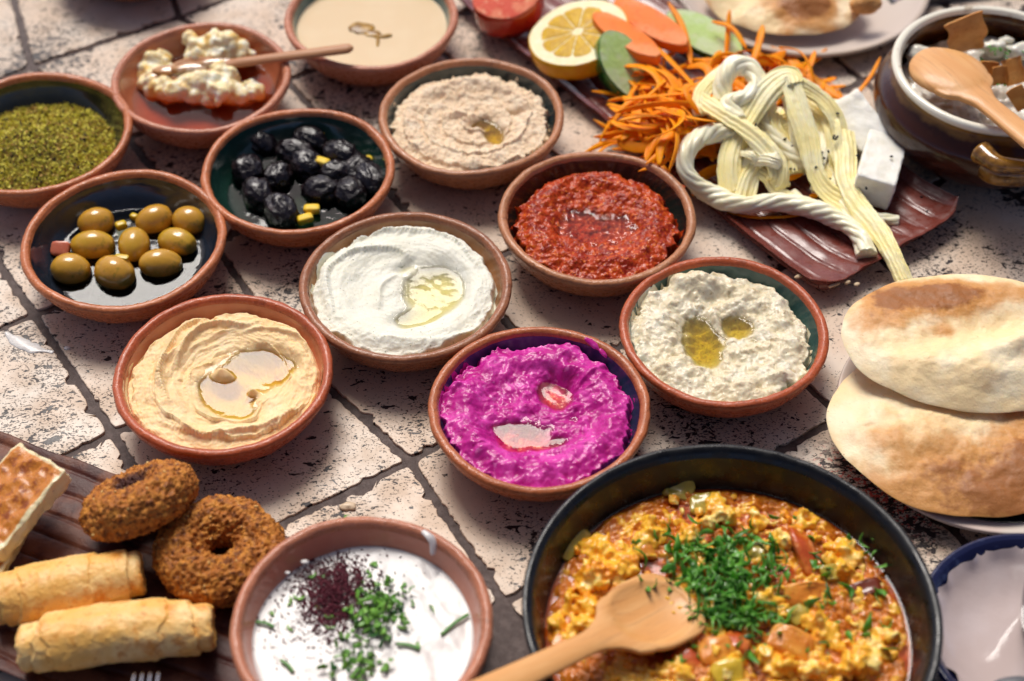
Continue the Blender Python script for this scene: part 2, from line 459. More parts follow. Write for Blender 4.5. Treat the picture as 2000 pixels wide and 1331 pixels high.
for key, px, py, r, cl, gl, lab in [
    ('hummus', 435.5, 726.5, 6.06, 'red', 'terra', 'orange glazed terracotta bowl holding the hummus'),
    ('beet', 1053, 793, 6.02, 'sienna', 'blue', 'terracotta bowl with blue glaze inside holding the pink beetroot dip'),
    ('labneh', 792, 553.5, 6.16, 'brown', 'honey', 'brown glazed clay bowl holding the white yoghurt cheese dip'),
    ('baba', 1414, 643.5, 5.9, 'red', 'sea', 'red clay bowl with sea green glaze holding the chunky aubergine dip'),
    ('red', 1166, 421, 5.96, 'tan', 'black', 'tan clay bowl with black green glaze holding the red pepper paste'),
    ('golive', 241.5, 466, 6.1, 'orange', 'navy', 'terracotta bowl with navy grey glaze holding the green olives'),
    ('bolive', 582.5, 330, 5.98, 'orange', 'green', 'terracotta bowl with dark green glaze holding the black olives'),
    ('egg', 921, 224, 5.92, 'tan', 'teal', 'clay bowl with dark teal glaze holding the beige herb dip behind the red paste'),
    ('honey', 392, 150, 5.86, 'pink', 'terra', 'reddish clay bowl holding clotted cream in honey'),
    ('tahini', 725, 33, 5.9, 'pink', 'cyan', 'clay bowl with light teal lining holding smooth tahini at the back'),
    ('zaatar', 70, 257, 6.05, 'orange', 'olive', 'clay bowl with blackish green glaze holding dry thyme mix at the left edge')]:
    BSC[key] = r/6.0
    BOWLS[key] = bowl(px, py, r, CL[cl], GL[gl], lab, len(BOWLS)*5+2)[1]
BOWLS['back'] = bowl(255, -125, 6, CL['brown'], GL['green'], 'brown clay bowl cut off by the top edge of the photo, upper left', 77)[1]

# ------------------------------------------------------------------ dips
DM = {}
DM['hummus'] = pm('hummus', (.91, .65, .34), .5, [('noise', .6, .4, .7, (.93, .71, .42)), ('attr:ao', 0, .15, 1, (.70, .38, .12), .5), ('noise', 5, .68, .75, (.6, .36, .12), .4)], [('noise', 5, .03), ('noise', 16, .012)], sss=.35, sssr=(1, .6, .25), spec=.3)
DM['labneh'] = pm('strained_yoghurt', (.83, .81, .69), .45, [('noise', .5, .4, .7, (.81, .78, .64)), ('noise', 3.4, .66, .72, (.20, .24, .12), .7), ('noise', 8, .67, .71, (.06, .06, .04), .8)], [('noise', 5, .022), ('noise', 15, .008)], sss=.45, sssr=(1, .9, .7), spec=.3)
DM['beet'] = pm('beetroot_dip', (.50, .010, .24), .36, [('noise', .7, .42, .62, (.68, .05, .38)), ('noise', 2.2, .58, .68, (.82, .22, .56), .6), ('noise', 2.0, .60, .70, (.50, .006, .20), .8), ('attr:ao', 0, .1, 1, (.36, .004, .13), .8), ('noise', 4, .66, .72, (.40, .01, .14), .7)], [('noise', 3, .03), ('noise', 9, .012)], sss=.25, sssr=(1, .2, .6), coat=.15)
DM['red'] = pm('red_pepper_paste', (.48, .050, .005), .33, [('noise', 1.3, .42, .62, (.28, .016, .003)), ('noise', 4.5, .55, .66, (.74, .17, .012), .85), ('noise', 11, .66, .7, (.55, .27, .05), .7), ('noise', 8, .68, .71, (.03, .01, .006), .8)], [('noise', 4.5, .05), ('vor', 6, .02)], sss=.1, sssr=(1, .3, .1), coat=.2, spec=.3)
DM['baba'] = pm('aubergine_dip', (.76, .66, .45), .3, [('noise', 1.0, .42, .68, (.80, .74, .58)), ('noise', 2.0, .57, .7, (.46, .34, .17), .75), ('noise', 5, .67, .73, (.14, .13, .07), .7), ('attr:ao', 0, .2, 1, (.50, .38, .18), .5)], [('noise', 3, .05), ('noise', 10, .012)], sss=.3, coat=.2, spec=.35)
DM['egg'] = pm('beige_herb_dip', (.80, .60, .40), .5, [('noise', 1.2, .42, .68, (.84, .68, .49)), ('noise', 3, .6, .68, (.42, .27, .15), .7), ('noise', 6, .68, .73, (.10, .13, .07), .7)], [('noise', 4, .06), ('noise', 10, .025)], sss=.25, spec=.3)
OIL = fluid('olive_oil', (.78, .64, .02)); OIL2 = fluid('pale_olive_oil', (.86, .76, .16)); CHILI = fluid('chilli_oil', (.98, .55, .03)); REDOIL = fluid('red_pepper_oil', (.95, .35, .02))

def dip(key, mat, label, name, cat, hfun, Redge=5.0, off=(0, 0), zbot=.8, oil=None, nr=150, nt_=460, edge=.055, en=.12, en_f=2.2, oilmat=None, oillabel=None):
    c = BOWLS[key]; t = np.linspace(0, 2*np.pi, nt_, endpoint=False)
    rho = np.concatenate([np.linspace(.004, .90, nr-40), np.linspace(.90, 1.0, 41)[1:]])
    Re = Redge*(1+en*.30*fbm(np.cos(t)*en_f+3, np.sin(t)*en_f, len(key), 4, .6))
    Rr = rho[:, None]*Re[None, :]
    x = Rr*np.cos(t)+off[0]; y = Rr*np.sin(t)+off[1]
    ex = edge*(1+.5*fbm(np.cos(t)*3, np.sin(t)*3, 4.4, 3))
    k = np.clip(1-(1-rho[:, None])/ex[None, :], 0, 1)
    h = hfun(x, y)
    if isinstance(h, tuple): h, dx, dy = h
    else: dx = dy = 0
    z = h*(1-k**2.6)+zbot*k**2.6
    rr_ = np.hypot(x+dx, y+dy); pin = np.array(PROF_IN)[::-1]
    z = np.maximum(z, np.interp(rr_/BSC[key], pin[:, 0], pin[:, 1], right=2.8)-.03)
    ao = np.clip((np.roll(h, 6, 0)+np.roll(h, -6, 0)+np.roll(h, 12, 1)+np.roll(h, -12, 1)-4*h)*1.1, 0, 1)  # occlusion mask of the hollows; dip materials paint this shade into their colour
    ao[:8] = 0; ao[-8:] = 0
    V = np.stack([x+dx, y+dy, z], -1).reshape(-1, 3)
    loc = (c[0], c[1], 0)
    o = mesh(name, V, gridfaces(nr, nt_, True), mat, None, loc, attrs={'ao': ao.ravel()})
    tag(o, label, cat)
    if oil:
        for (zo, cx, cy, rr, kk) in oil:
            p = P(cx, cy, zo)-np.array([c[0], c[1], 0])
            hh = z.ravel(); near = (V[:, 0]-p[0])**2+(V[:, 1]-p[1])**2 < rr*rr
            ok = near & (hh < zo+.05)
            F = gridfaces(nr, nt_, True); F = F[ok[F].all(1)]
            if len(F) < 20: print('OIL EMPTY', key, zo, h.min()); continue
            used, inv = np.unique(F, return_inverse=True)
            VV = V[used].copy(); th = np.clip(zo-hh[used], 0, 3)
            VV[:, 2] = zo+.07*np.exp(-th/.09)
            mesh('oil_pool', VV, inv.reshape(-1, 4), oilmat, o, attrs={'fac': 1-np.exp(-kk*(th+.02))})
    return o
def L(key, px, py, z=2.2):
    p = P(px, py, z)-BOWLS[key]; return p[0], p[1]
def gauss(x, y, c, rx, ry=None, rot=0, pw=2):
    ry = ry or rx; dx, dy = x-c[0], y-c[1]; a = R(rot)
    u = dx*math.cos(a)+dy*math.sin(a); v = -dx*math.sin(a)+dy*math.cos(a)
    return np.exp(-((u/rx)**2+(v/ry)**2)**(pw/2))
def arcridge(x, y, pts, w, h, key, z=2.3, sharp=1.0):
    """raised lip along a pixel path, steeper on one side"""
    q, _ = resample(np.array([L(key, *p, z) for p in pts]), 40)
    D = np.sqrt((x[..., None]-q[:, 0])**2+(y[..., None]-q[:, 1])**2)
    i = D.argmin(-1); d = D.min(-1)
    T = np.gradient(q, axis=0); T /= np.linalg.norm(T, axis=1)[:, None]
    sgn = np.sign((x-q[i, 0])*(-T[i, 1])+(y-q[i, 1])*T[i, 0])
    ww = np.where(sgn > 0, w, w*sharp); tp = np.sin(np.pi*np.clip((i+1)/41, 0, 1))**.5
    return h*np.exp(-(d/ww)**2)*tp

def h_hummus(x, y):
    k = 'hummus'
    wx = x+.35*fbm(x*.5, y*.5, 1, 3); wy = y+.35*fbm(x*.5, y*.5, 9, 3)
    r = np.hypot(wx-.3, wy); th = np.arctan2(wy, wx-.3)
    h = 2.28+.30*gauss(x, y, (0, 0), 3.9, pw=6)*0+.28*np.exp(-((r-3.9)/.9)**2)
    h += .10*fbm(x*.5, y*.5, 3, 3)
    s = fbm(r*2.6+.5*th, np.cos(th)*1.1, np.sin(th)*1.1, 4, .6)       # spoon streaks run round the bowl
    h += .085*s*sstep(.8, 2.5, r)
    saw = ((r*.62-th/6.283*1.0+.30*fbm(x*.5, y*.5, 5, 2)) % 1.0)
    h += .36*(saw**3-.25)*sstep(-.5, .4, fbm(x*.45, y*.45, 31, 2))*sstep(1.6, 2.8, r)
    h += .05*ridged(x*1.6, y*1.6, 1)*sstep(3.0, 4.4, r)+.06*fbm(x*1.3, y*1.3, 4, 3)
    h -= .80*gauss(x, y, L(k, 520, 712), 1.9, 1.1, -12, 4)+.70*gauss(x, y, L(k, 440, 765), 1.35, 1.55, 20, 4)+.45*gauss(x, y, L(k, 475, 805), .9, .7, 0)+.35*gauss(x, y, L(k, 480, 740), 2.3, 1.5, 0, 4)
    h += 1.15*gauss(x, y, L(k, 437, 737), .68, .48, -15, 3)+.75*gauss(x, y, L(k, 492, 768), .35, .22)
    h += arcridge(x, y, [(345, 720), (372, 668), (420, 640), (480, 645), (500, 640)], .26, .42, k, 2.3, .45)
    h += arcridge(x, y, [(330, 790), (315, 740), (330, 690), (365, 640), (420, 622)], .30, .34, k, 2.3, .4)
    h += arcridge(x, y, [(320, 830), (400, 858), (470, 850), (540, 832), (590, 790)], .32, .30, k, 2.3, .4)
    h += arcridge(x, y, [(470, 655), (520, 650), (580, 662), (600, 690)], .22, .25, k, 2.3, .5)
    h += .35*gauss(x, y, L(k, 350, 622), .5, .3)+.35*gauss(x, y, L(k, 520, 605), .9, .3)
    return h+.018*fbm(x*5, y*5, 0, 3)
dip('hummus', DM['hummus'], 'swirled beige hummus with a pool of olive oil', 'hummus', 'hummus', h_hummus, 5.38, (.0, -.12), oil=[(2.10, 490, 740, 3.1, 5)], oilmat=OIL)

def h_labneh(x, y):
    k = 'labneh'
    r = np.hypot(x, y); th = np.arctan2(y, x)
    h = 2.45+.22*np.exp(-((r-4.0)/.8)**2)+.14*fbm(x*.4, y*.4, 2, 3)
    h += .04*fbm(r*2.2, np.cos(th)*2, np.sin(th)*2, 4, .6)
    h += .06*ridged(x*1.3, y*1.3, 8, 3)*sstep(3.4, 4.6, r)
    h -= .80*gauss(x, y, L(k, 850, 565), 1.9, 1.9, -30, 4)+.70*gauss(x, y, L(k, 815, 622), 1.5, .75, 25, 3)+.45*gauss(x, y, L(k, 790, 525), .75, .35, 40)
    h += arcridge(x, y, [(650, 610), (640, 540), (690, 500), (770, 492), (800, 505)], .42, .30, k, 2.4, .35)
    h += arcridge(x, y, [(650, 510), (700, 470), (790, 455), (880, 470), (930, 520)], .4, .26, k, 2.4, .4)
    h += arcridge(x, y, [(740, 600), (745, 560), (780, 530)], .3, .22, k, 2.4, .5)
    h += arcridge(x, y, [(930, 640), (900, 660), (830, 672), (740, 665), (680, 640)], .35, .16, k, 2.4, .5)
    h -= .18*gauss(x, y, L(k, 700, 560), 1.3, .8, 0)
    h += .5*gauss(x, y, L(k, 665, 480), .5, .4)
    return h+.014*fbm(x*4, y*4, 0, 3)
dip('labneh', DM['labneh'], 'white herbed yoghurt cheese dip with a round pool of pale oil', 'yoghurt_cheese_dip', 'dip', h_labneh, 5.4, (-.1, -.05), oil=[(2.20, 840, 580, 2.8, 1.6)], oilmat=OIL2, en=.16, en_f=3)

def lumps(x, y, s, seed, warp=.25):
    wx = x*s+warp*fbm(x*s, y*s, seed, 2); wy = y*s+warp*fbm(x*s+9, y*s, seed, 2)
    d1, d2 = worley(wx, wy, seed)
    return np.clip(1-d1*1.15, 0, 1)**.8
def h_beet(x, y):
    k = 'beet'; r = np.hypot(x, y)
    h = 2.30+.42*np.exp(-((r-4.0)/.8)**2)+.16*fbm(x*.5, y*.5, 4, 3)
    h += .22*lumps(x, y, 1.1, 5)*sstep(-.3, .4, fbm(x*.6, y*.6, 40, 2))+.05*lumps(x, y, 2.6, 9)+.10*ridged(x*.8, y*.8, 1, 3)+.03*fbm(x*3.2, y*3.2, 1, 2)
    h -= .75*gauss(x, y, L(k, 1085, 765), .95, 1.3, 10, 4)+.75*gauss(x, y, L(k, 1010, 855), 1.7, 1.0, -10, 4)+.4*gauss(x, y, L(k, 1080, 870), .9, .4, 20, 3)
    h -= .22*gauss(x, y, (0, .3), 2.6, 2.4)
    h += .28*gauss(x, y, L(k, 1035, 800), .9, .35, 20)
    h += arcridge(x, y, [(890, 740), (930, 700), (1000, 675), (1070, 680), (1110, 700)], .35, .32, k, 2.5, .5)
    h += .55*gauss(x, y, L(k, 1120, 672), .45, .55)+.35*gauss(x, y, L(k, 1100, 735), .3, .55, 10)+.4*gauss(x, y, L(k, 890, 765), .5, .4)
    h += arcridge(x, y, [(1120, 760), (1180, 720), (1220, 740)], .2, .2, k, 2.5, .6)
    return h
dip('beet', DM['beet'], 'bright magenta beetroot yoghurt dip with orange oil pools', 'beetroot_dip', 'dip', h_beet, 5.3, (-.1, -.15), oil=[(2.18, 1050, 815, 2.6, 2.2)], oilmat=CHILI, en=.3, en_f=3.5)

def h_red(x, y):
    k = 'red'; r = np.hypot(x, y); th = np.arctan2(y, x)
    h = 2.2+.42*np.exp(-((r-3.7)/.8)**2)
    h += .10*fbm(x*.8, y*.8, 6, 3)+.12*lumps(x, y, 1.8, 15)+.06*lumps(x, y, 4.5, 19)+.12*fbm(x*1.6, y*1.6, 1, 4)
    h -= .48*gauss(x, y, L(k, 1165, 440), 2.3, 1.7, -5, 4)
    h += .34*gauss(x, y, L(k, 1180, 415), 1.1, .5, 0)
    h += arcridge(x, y, [(1080, 400), (1110, 360), (1180, 345), (1260, 360), (1290, 400)], .3, .16, k, 2.3, .5)
    return h
dip('red', DM['red'], 'coarse red pepper paste with a shallow pool of orange oil', 'red_pepper_paste', 'dip', h_red, 5.0, (-.05, -.3), oil=[(2.12, 1165, 430, 2.7, 3.0)], oilmat=REDOIL, en=.22, en_f=6)

def h_baba(x, y):
    k = 'baba'; r = np.hypot(x, y)
    h = 2.25+.32*np.exp(-((r-3.9)/.9)**2)+.2*fbm(x*.55, y*.55, 8, 3)
    h += .24*lumps(x, y, 1.15, 25)*sstep(-.4, .3, fbm(x*.6, y*.6, 50, 2))+.10*lumps(x, y, 2.7, 29)+.12*fbm(x*1.4, y*1.4, 2, 4)
    h -= .85*gauss(x, y, L(k, 1372, 668), 1.15, 1.9, 8, 4)+.75*gauss(x, y, L(k, 1440, 638), .85, .9, 0, 4)
    h += .38*gauss(x, y, L(k, 1400, 640), .3, .8, 10)+.7*gauss(x, y, L(k, 1345, 560), 1.6, .8, -15, 3)
    h -= .25*gauss(x, y, L(k, 1400, 590), .9, .4)
    h += .3*gauss(x, y, L(k, 1520, 745), .45)
    return h
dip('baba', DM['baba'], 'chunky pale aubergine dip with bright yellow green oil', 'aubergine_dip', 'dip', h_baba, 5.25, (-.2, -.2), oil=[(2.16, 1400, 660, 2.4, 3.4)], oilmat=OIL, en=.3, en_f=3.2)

def h_egg(x, y):
    k = 'egg'; r = np.hypot(x, y); th = np.arctan2(y, x)
    h = 2.25+.35*np.exp(-((r-3.8)/.8)**2)+.15*fbm(x*.6, y*.6, 12, 3)
    h += .12*lumps(x, y, 1.5, 35)+.07*lumps(x, y, 4, 39)+.12*fbm(x*1.5, y*1.5, 3, 4)
    saw = ((r*.8-th/6.283+.2*fbm(x, y, 5, 2)) % 1.0); h += .18*saw**2
    h -= .95*gauss(x, y, L(k, 965, 262), .6, 1.1, 12, 3)+.7*gauss(x, y, L(k, 940, 243), .75, .4, 30, 3)+.35*gauss(x, y, L(k, 1015, 225), .7, .2, -10)
    h += .45*gauss(x, y, L(k, 900, 232), .8, .25, 0)
    return h
dip('egg', DM['egg'], 'beige textured herb dip with a small curl of green oil', 'herb_dip', 'dip', h_egg, 5.2, (-.1, -.15), oil=[(2.10, 955, 255, 1.5, 5), (2.12, 1015, 225, .8, 5)], oilmat=OIL, en=.25, en_f=5)

# ------------------------------------------------------------------ liquids in bowls
def pool(key, zl, mat, label, name, cat, k=2.0, solid=False, off=0, zb=0):
    c = BOWLS[key]; s = 1.0
    r = bowl_r(zl-zb)+.03
    rho = np.linspace(.004, 1, 60); t = np.linspace(0, 2*np.pi, 120, endpoint=False)
    x = rho[:, None]*r*np.cos(t); y = rho[:, None]*r*np.sin(t)
    z = np.full_like(x, zl)+.06*np.exp(-(1-rho[:, None])*r/.08)*np.ones_like(x)
    depth = np.clip(zl-zb-np.interp(rho*r, np.array(PROF_IN)[::-1, 0], np.array(PROF_IN)[::-1, 1]), 0, 3)
    o = mesh(name, np.stack([x, y, z], -1).reshape(-1, 3), gridfaces(60, 120, True), mat, None, (c[0], c[1], 0), attrs={'fac': np.repeat(1-np.exp(-k*depth), 120)})
    return tag(o, label, cat)
BRINE = fluid('olive_brine', (.10, .13, .03)); HONEY = fluid('honey', (.80, .30, .02), .03); BRINE2 = fluid('dark_oil', (.10, .22, .03))
pool('golive', 1.28, BRINE, 'dark oily dressing under the green olives', 'oil_dressing', 'dressing', 1.6)
pool('bolive', 1.28, BRINE2, 'dark green oil under the black olives', 'oil_dressing', 'oil', 1.4)
pool('honey', 1.45, HONEY, 'clear amber honey around the clotted cream', 'honey', 'honey', 1.6)
tah = pool('tahini', 2.15, pm('tahini', (.70, .52, .31), .35, [('noise', .4, .4, .7, (.72, .55, .34))], sss=.3, spec=.3), 'smooth light brown tahini filling its bowl', 'tahini', 'tahini')
def tahoil():
    parts = []
    for px, py, rx, ry in [(705, 55, .75, .55), (728, 66, .5, .3), (745, 72, .55, .16), (738, 82, .1, .5), (758, 70, .28, .14)]:
        c = P(px, py, 2.16); V, F = ico(3); v = V*[rx*1.15, ry*1.15, .11]
        n = 1+.25*fbm(V[:, 0]*1.5+px, V[:, 1]*1.5, 1, 2)
        parts.append((v*n[:, None]+c, F))
    V, F, A = merge(parts); o = mesh('oil_drizzle', V, F, pm('amber_oil', (.46, .24, .015), .3, [('noise', 1.2, .4, .6, (.20, .09, .006))]), tah)
    o.location = (-tah.location.x, -tah.location.y, 0)
tahoil()

# ------------------------------------------------------------------ green olives
OLM = pm('green_olive_skin', (.54, .35, .022), .22, [('rand', 0, 0, 1, (.58, .29, .035), .9), ('noise', .6, .4, .7, (.66, .33, .05), .8), ('noise', 1.1, .55, .7, (.24, .19, .015), .8), ('noise', 9, .69, .74, (.6, .5, .12), .7)], [('noise', 2, .02)], sss=.15, sssr=(.6, .5, .1), coat=.5, coatr=.05)
gol = [(188, 435, .98, .80, 10, 'green olive at the back left of its bowl'), (302, 430, 1.02, .80, 25, 'brownest olive at the back of the green olive bowl'),
       (371, 432, .98, .78, -20, 'green olive nearest the right back wall of its bowl'), (182, 480, 1.16, .80, 0, 'long green olive touching the pink pepper piece'),
       (262, 479, 1.08, .80, 95, 'upright green olive in the middle of its bowl'), (346, 474, 1.12, .76, -28, 'green olive pointing to the lower right on the right side'),
       (139, 527, 1.04, .84, -8, 'round green olive at the left front of its bowl'), (224, 534, 1.16, .92, -38, 'large green olive at the front with a thin pepper sliver on it'),
       (314, 516, 1.12, .78, 8, 'creased green olive at the right front over the glossy oil')]
for i, (px, py, a, b, rz, lab) in enumerate(gol):
    V, F = ico(4); s = V.copy(); x = s[:, 0]; a *= 1.2; b *= 1.2
    sh = 1-.10*x*x*(x > 0)-.03*(x < 0)*x*x
    v = np.column_stack([x*a*(1+.02*np.sign(x)), s[:, 1]*b*sh, s[:, 2]*b*.97*sh])
    tipd = np.exp(-((x-1)/.10)**2); v[:, 0] -= tipd*.10          # stem pit
    if i in (8, 5): v[:, 1:] *= (1-.10*np.exp(-((s[:, 1]+.1)/.16)**2)*np.clip(x, 0, 1)*(s[:, 2] > 0))[:, None]
    v *= (1+.025*fbm(s[:, 0]*1.2+i*5, s[:, 1]*1.2, s[:, 2]*1.2, 3))[:, None]
    o = mesh('green_olive', v, F, OLM, None, P(px, py, 1.5), rot=(R(rnd.uniform(-8, 8)), R(rnd.uniform(-10, 10)), R(rz)))
    tag(o, lab, 'olive', 'green olives in oil')
PEP = pm('yellow_pepper', (.62, .42, .02), .2, [('noise', 1, .4, .7, (.45, .34, .03))], sss=.3, spec=.4)
def chunk(name, px, py, z, size, rz, mat, label, cat, group=None, tilt=(0, 0), amp=.06, bev=.22):
    V, F = ico(3); s = np.sign(V)*np.abs(V)**.45; s /= np.abs(s).max(0)
    v = s*np.array(size)/2; v = v*(1+amp*fbm(v[:, 0]*2+px, v[:, 1]*2, v[:, 2]*2, 2))[:, None]
    o = mesh(name, v, F, mat, None, P(px, py, z), rot=(R(tilt[0]), R(tilt[1]), R(rz)))
    return tag(o, label, cat, group)
chunk('pepper_piece', 118, 486, 1.55, (1.15, .9, .45), -5, pm('pink_pepper', (.60, .17, .10), .25, [('noise', 3, .5, .7, (.66, .26, .17))], sss=.3, coat=.3), 'pinkish red pepper piece beside the left olives', 'pepper', None, (35, 0))
chunk('pepper_sliver', 238, 502, 2.35, (.85, .4, .14), -10, PEP, 'thin yellow green pepper sliver lying on the large front olive', 'pepper')
chunk('corn_kernel', 237, 441, 1.5, (.7, .5, .5), 30, PEP, 'small yellow piece between the two back left olives', 'corn')
chunk('corn_kernel', 262, 424, 1.4, (.4, .5, .4), 60, PEP, 'tiny yellow piece behind the middle green olive', 'corn')

# ------------------------------------------------------------------ black olives
BOM = pm('black_olive_skin', (.009, .005, .006), .2, [('noise', 1.5, .5, .75, (.035, .018, .018))], [('noise', 2.4, .16), ('noise', 6, .05)], spec=.5, coat=.35, coatr=.1)
bol = [(508, 278), (606, 275), (484, 333), (543, 345), (600, 322), (668, 302), (700, 338), (505, 381), (550, 412), (628, 372), (684, 378), (722, 352), (655, 340), (577, 300)]
blab = ['black olive furthest back on the left of its bowl', 'wide black olive at the middle back of its bowl', 'black olive at the far left of its bowl', 'dark smooth black olive in the centre left', 'wrinkled black olive in the middle of the pile',
        'black olive at the back right of its bowl', 'black olive beside the right yellow kernel', 'black olive at the left front, second from the rim', 'black olive nearest the viewer in its bowl', 'black olive right behind the two front kernels',
        'large crinkled black olive at the right front', 'black olive closest to the right wall of its bowl', 'small black olive tucked between the right hand ones', 'black olive half hidden between the back two']
for i, (px, py) in enumerate(bol):
    V, F = ico(4); a, b = rnd.uniform(1.05, 1.3), rnd.uniform(.88, .98)
    v = V*[a, b, b*.9]
    wr = ridged(V[:, 0]*1.0+i*3.1, V[:, 1]*2.2+.4*V[:, 0], V[:, 2]*2.2+i, 3)
    v = v*(1+.17*(wr-.6)+.06*fbm(V[:, 0]*1.2, V[:, 1]*1.2, V[:, 2]+i*4, 2))[:, None]
    o = mesh('black_olive', v, F, BOM, None, P(px, py, 1.45+.12*(i % 3)), rot=(rnd.uniform(-.3, .3), rnd.uniform(-.3, .3), rnd.uniform(0, 3.1)))
    tag(o, blab[i], 'olive', 'black olives in oil')
COR = pm('corn', (.85, .55, .03), .45, [('noise', 2, .4, .7, (.88, .66, .12))], sss=.3, spec=.3)
for px, py, lab in [(629, 317, 'yellow corn kernel in the middle of the black olives'), (713, 313, 'yellow corn kernel at the right side among black olives'), (609, 409, 'longer yellow corn kernel at the front of the black olives'), (596, 428, 'front yellow corn kernel against the bowl wall'), (640, 258, 'faint yellow kernel behind the black olives')]:
    chunk('corn_kernel', px, py, 1.6 if px != 629 else 2.0, (1.0, .6, .5), rnd.uniform(-30, 30), COR, lab, 'corn', 'corn kernels among the black olives')

# ------------------------------------------------------------------ clotted cream
KAY = pm('clotted_cream', (.92, .76, .42), .4, [('noise', 1.4, .45, .65, (.95, .90, .72)), ('noise', .8, .52, .66, (.88, .52, .08), .75)], [('noise', 4, .05), ('noise', 10, .02)], sss=.4, sssr=(1, .8, .4), coat=.15)
def fuse(o, vox, it=2):
    m_ = o.modifiers.new('fuse', 'REMESH'); m_.mode = 'VOXEL'; m_.voxel_size = vox*CM; m_.use_smooth_shade = True
    m_ = o.modifiers.new('soften', 'SMOOTH'); m_.iterations = it; m_.factor = .5
def cream():
    r = random.Random(5); parts = []
    path = [(395, 85, 2.6, .5), (380, 108, 2.3, .5), (415, 75, 3.0, .45), (445, 72, 3.2, .42), (470, 85, 2.9, .4), (420, 100, 2.4, .5), (455, 100, 2.4, .45), (480, 103, 2.3, .35),
            (305, 115, 2.1, .45), (290, 128, 2.0, .42), (278, 140, 1.9, .38), (285, 155, 1.9, .4), (300, 168, 1.9, .45), (325, 172, 2.0, .5), (350, 170, 2.1, .55), (375, 158, 2.2, .6), (400, 155, 2.4, .65),
            (425, 160, 2.3, .65), (445, 172, 2.1, .6), (470, 178, 2.0, .5), (495, 172, 1.9, .5), (380, 180, 1.9, .45), (410, 185, 1.9, .45), (335, 150, 1.9, .5), (445, 150, 2.3, .5), (320, 105, 2.2, .35)]
    for px, py, z, rad in path:
        c = P(px, py, z)
        rad *= 1.12
        for k in range(4):
            d = np.array([r.gauss(0, .7), r.gauss(0, .7), r.gauss(0, .3)])*rad
            parts.append(blob(c+d, rad*r.uniform(.55, 1.0), 3, .42, 2.6/rad*.5, r.random()*50))
        parts.append(blob(c+[0, 0, -.35], rad*1.35, 3, .3, 1.3, r.random()*50))
    V, F, _ = merge(parts); c = BOWLS['honey']
    o = mesh('clotted_cream', V-[c[0], c[1], 1.0], F, KAY, None, (c[0], c[1], 1.0))
    tag(o, 'lumpy pale yellow clotted cream in amber honey', 'clotted cream'); fuse(o, .09, 7)
cream()

# ------------------------------------------------------------------ wood spoons
WOOD = pm('pale_wood', (.68, .32, .10), .45, [('noise', 1, .35, .7, (.74, .40, .15)), ('noise', 2.2, .5, .75, (.46, .19, .06), .6)], [('noise', 6, .012)], stretch=(.22, 2.2, 2.2), coat=.15)
WOOD2 = pm('red_brown_wood', (.46, .20, .085), .42, [('noise', 1, .35, .7, (.52, .26, .12)), ('noise', 2.2, .5, .75, (.32, .12, .05), .6)], [('noise', 6, .015)], stretch=(.22, 2.2, 2.2))
def spoon(name, loc, rot, label, head=(4.6, 3.6), handle=14, hw=(1.1, 1.5), depth=.55, th=.45, mat=None, flip=False, bend=0.0, tipflat=0.0):
    """head tip at +x, handle runs to -x; origin at the head centre"""
    a, b = head[0]/2, head[1]/2; n, m = 110, 33
    X = np.concatenate([np.linspace(-a-handle, -a*.6, 50), np.linspace(-a*.6, a, 61)[1:]])
    u = np.linspace(-1, 1, m)
    def halfw(x):
        e = (x)/a
        hd = b*np.sqrt(np.clip(1-np.abs(e)**(2.0+tipflat*(e > 0)), 0, 1)); k = np.clip((-x-a*.5)/handle, 0, 1)
        hand = (hw[0]+(hw[1]-hw[0])*k)/2
        hd = np.where(x < 0, b*np.sqrt(np.clip(1-(e*.93)**2, 0, 1)), hd)
        w = np.where(x < -a*.2, np.maximum(hd, hand), hd)
        neck = np.exp(-((x+a*1.02)/(a*.32))**2)*(b*.22); w = np.where(x < -a*.55, w+neck, w)
        endr = np.clip((x+a+handle)/.5, 0, 1); return w*np.sqrt(1-(1-endr)**2*.9)
    w = np.maximum(halfw(X), .03)
    x = X[:, None]+0*u; y = w[:, None]*u
    inside = np.clip(1-(x/a*1.12)**2-(y/b*1.15)**2, 0, 1)
    sag = depth*inside**.7
    lift = bend*np.clip(-(x+a*.4), 0, None)
    crown = .12*(1-u**2)*np.clip((-x-a*.8)/2, 0, 1)
    taper = np.clip(w/(b*.35), .25, 1)[:, None]
    top = lift-sag+crown+th*.5*taper*(1-.3*u**4)
    under = depth*np.clip(1-(x/a)**2-(y/b)**2, 0, 1)**.6
    bot = lift-under*.9-th*.5*taper*(1-.75*np.abs(u)**3)*(1+0*x)
    if flip: top, bot = -bot, -top; top, bot = np.maximum(top, bot), np.minimum(top, bot)
    V = np.concatenate([np.stack([x, y, top], -1).reshape(-1, 3), np.stack([x, y, bot], -1).reshape(-1, 3)])
    N_ = n*m; F = [gridfaces(n, m)[:, ::-1], gridfaces(n, m, off=N_)]
    i = np.arange(n-1)
    F.append(np.stack([i*m, (i+1)*m, N_+(i+1)*m, N_+i*m], -1)[:, ::-1]); F.append(np.stack([i*m+m-1, N_+i*m+m-1, N_+(i+1)*m+m-1, (i+1)*m+m-1], -1)[:, ::-1])
    j = np.arange(m-1)
    F.append(np.stack([j, N_+j, N_+j+1, j+1], -1)); F.append(np.stack([(n-1)*m+j, (n-1)*m+j+1, N_+(n-1)*m+j+1, N_+(n-1)*m+j], -1))
    o = mesh(name, V, F, mat or WOOD, None, loc, rot=rot)
    return tag(o, label, 'spoon')
def aim(A, B):
    """rotation with +x from A to B, z up"""
    d = Vector(B)-Vector(A); q = d.to_track_quat('X', 'Z'); return q.to_euler()
A = P(690, 95, 4.0); B = P(372, 136, 2.35)
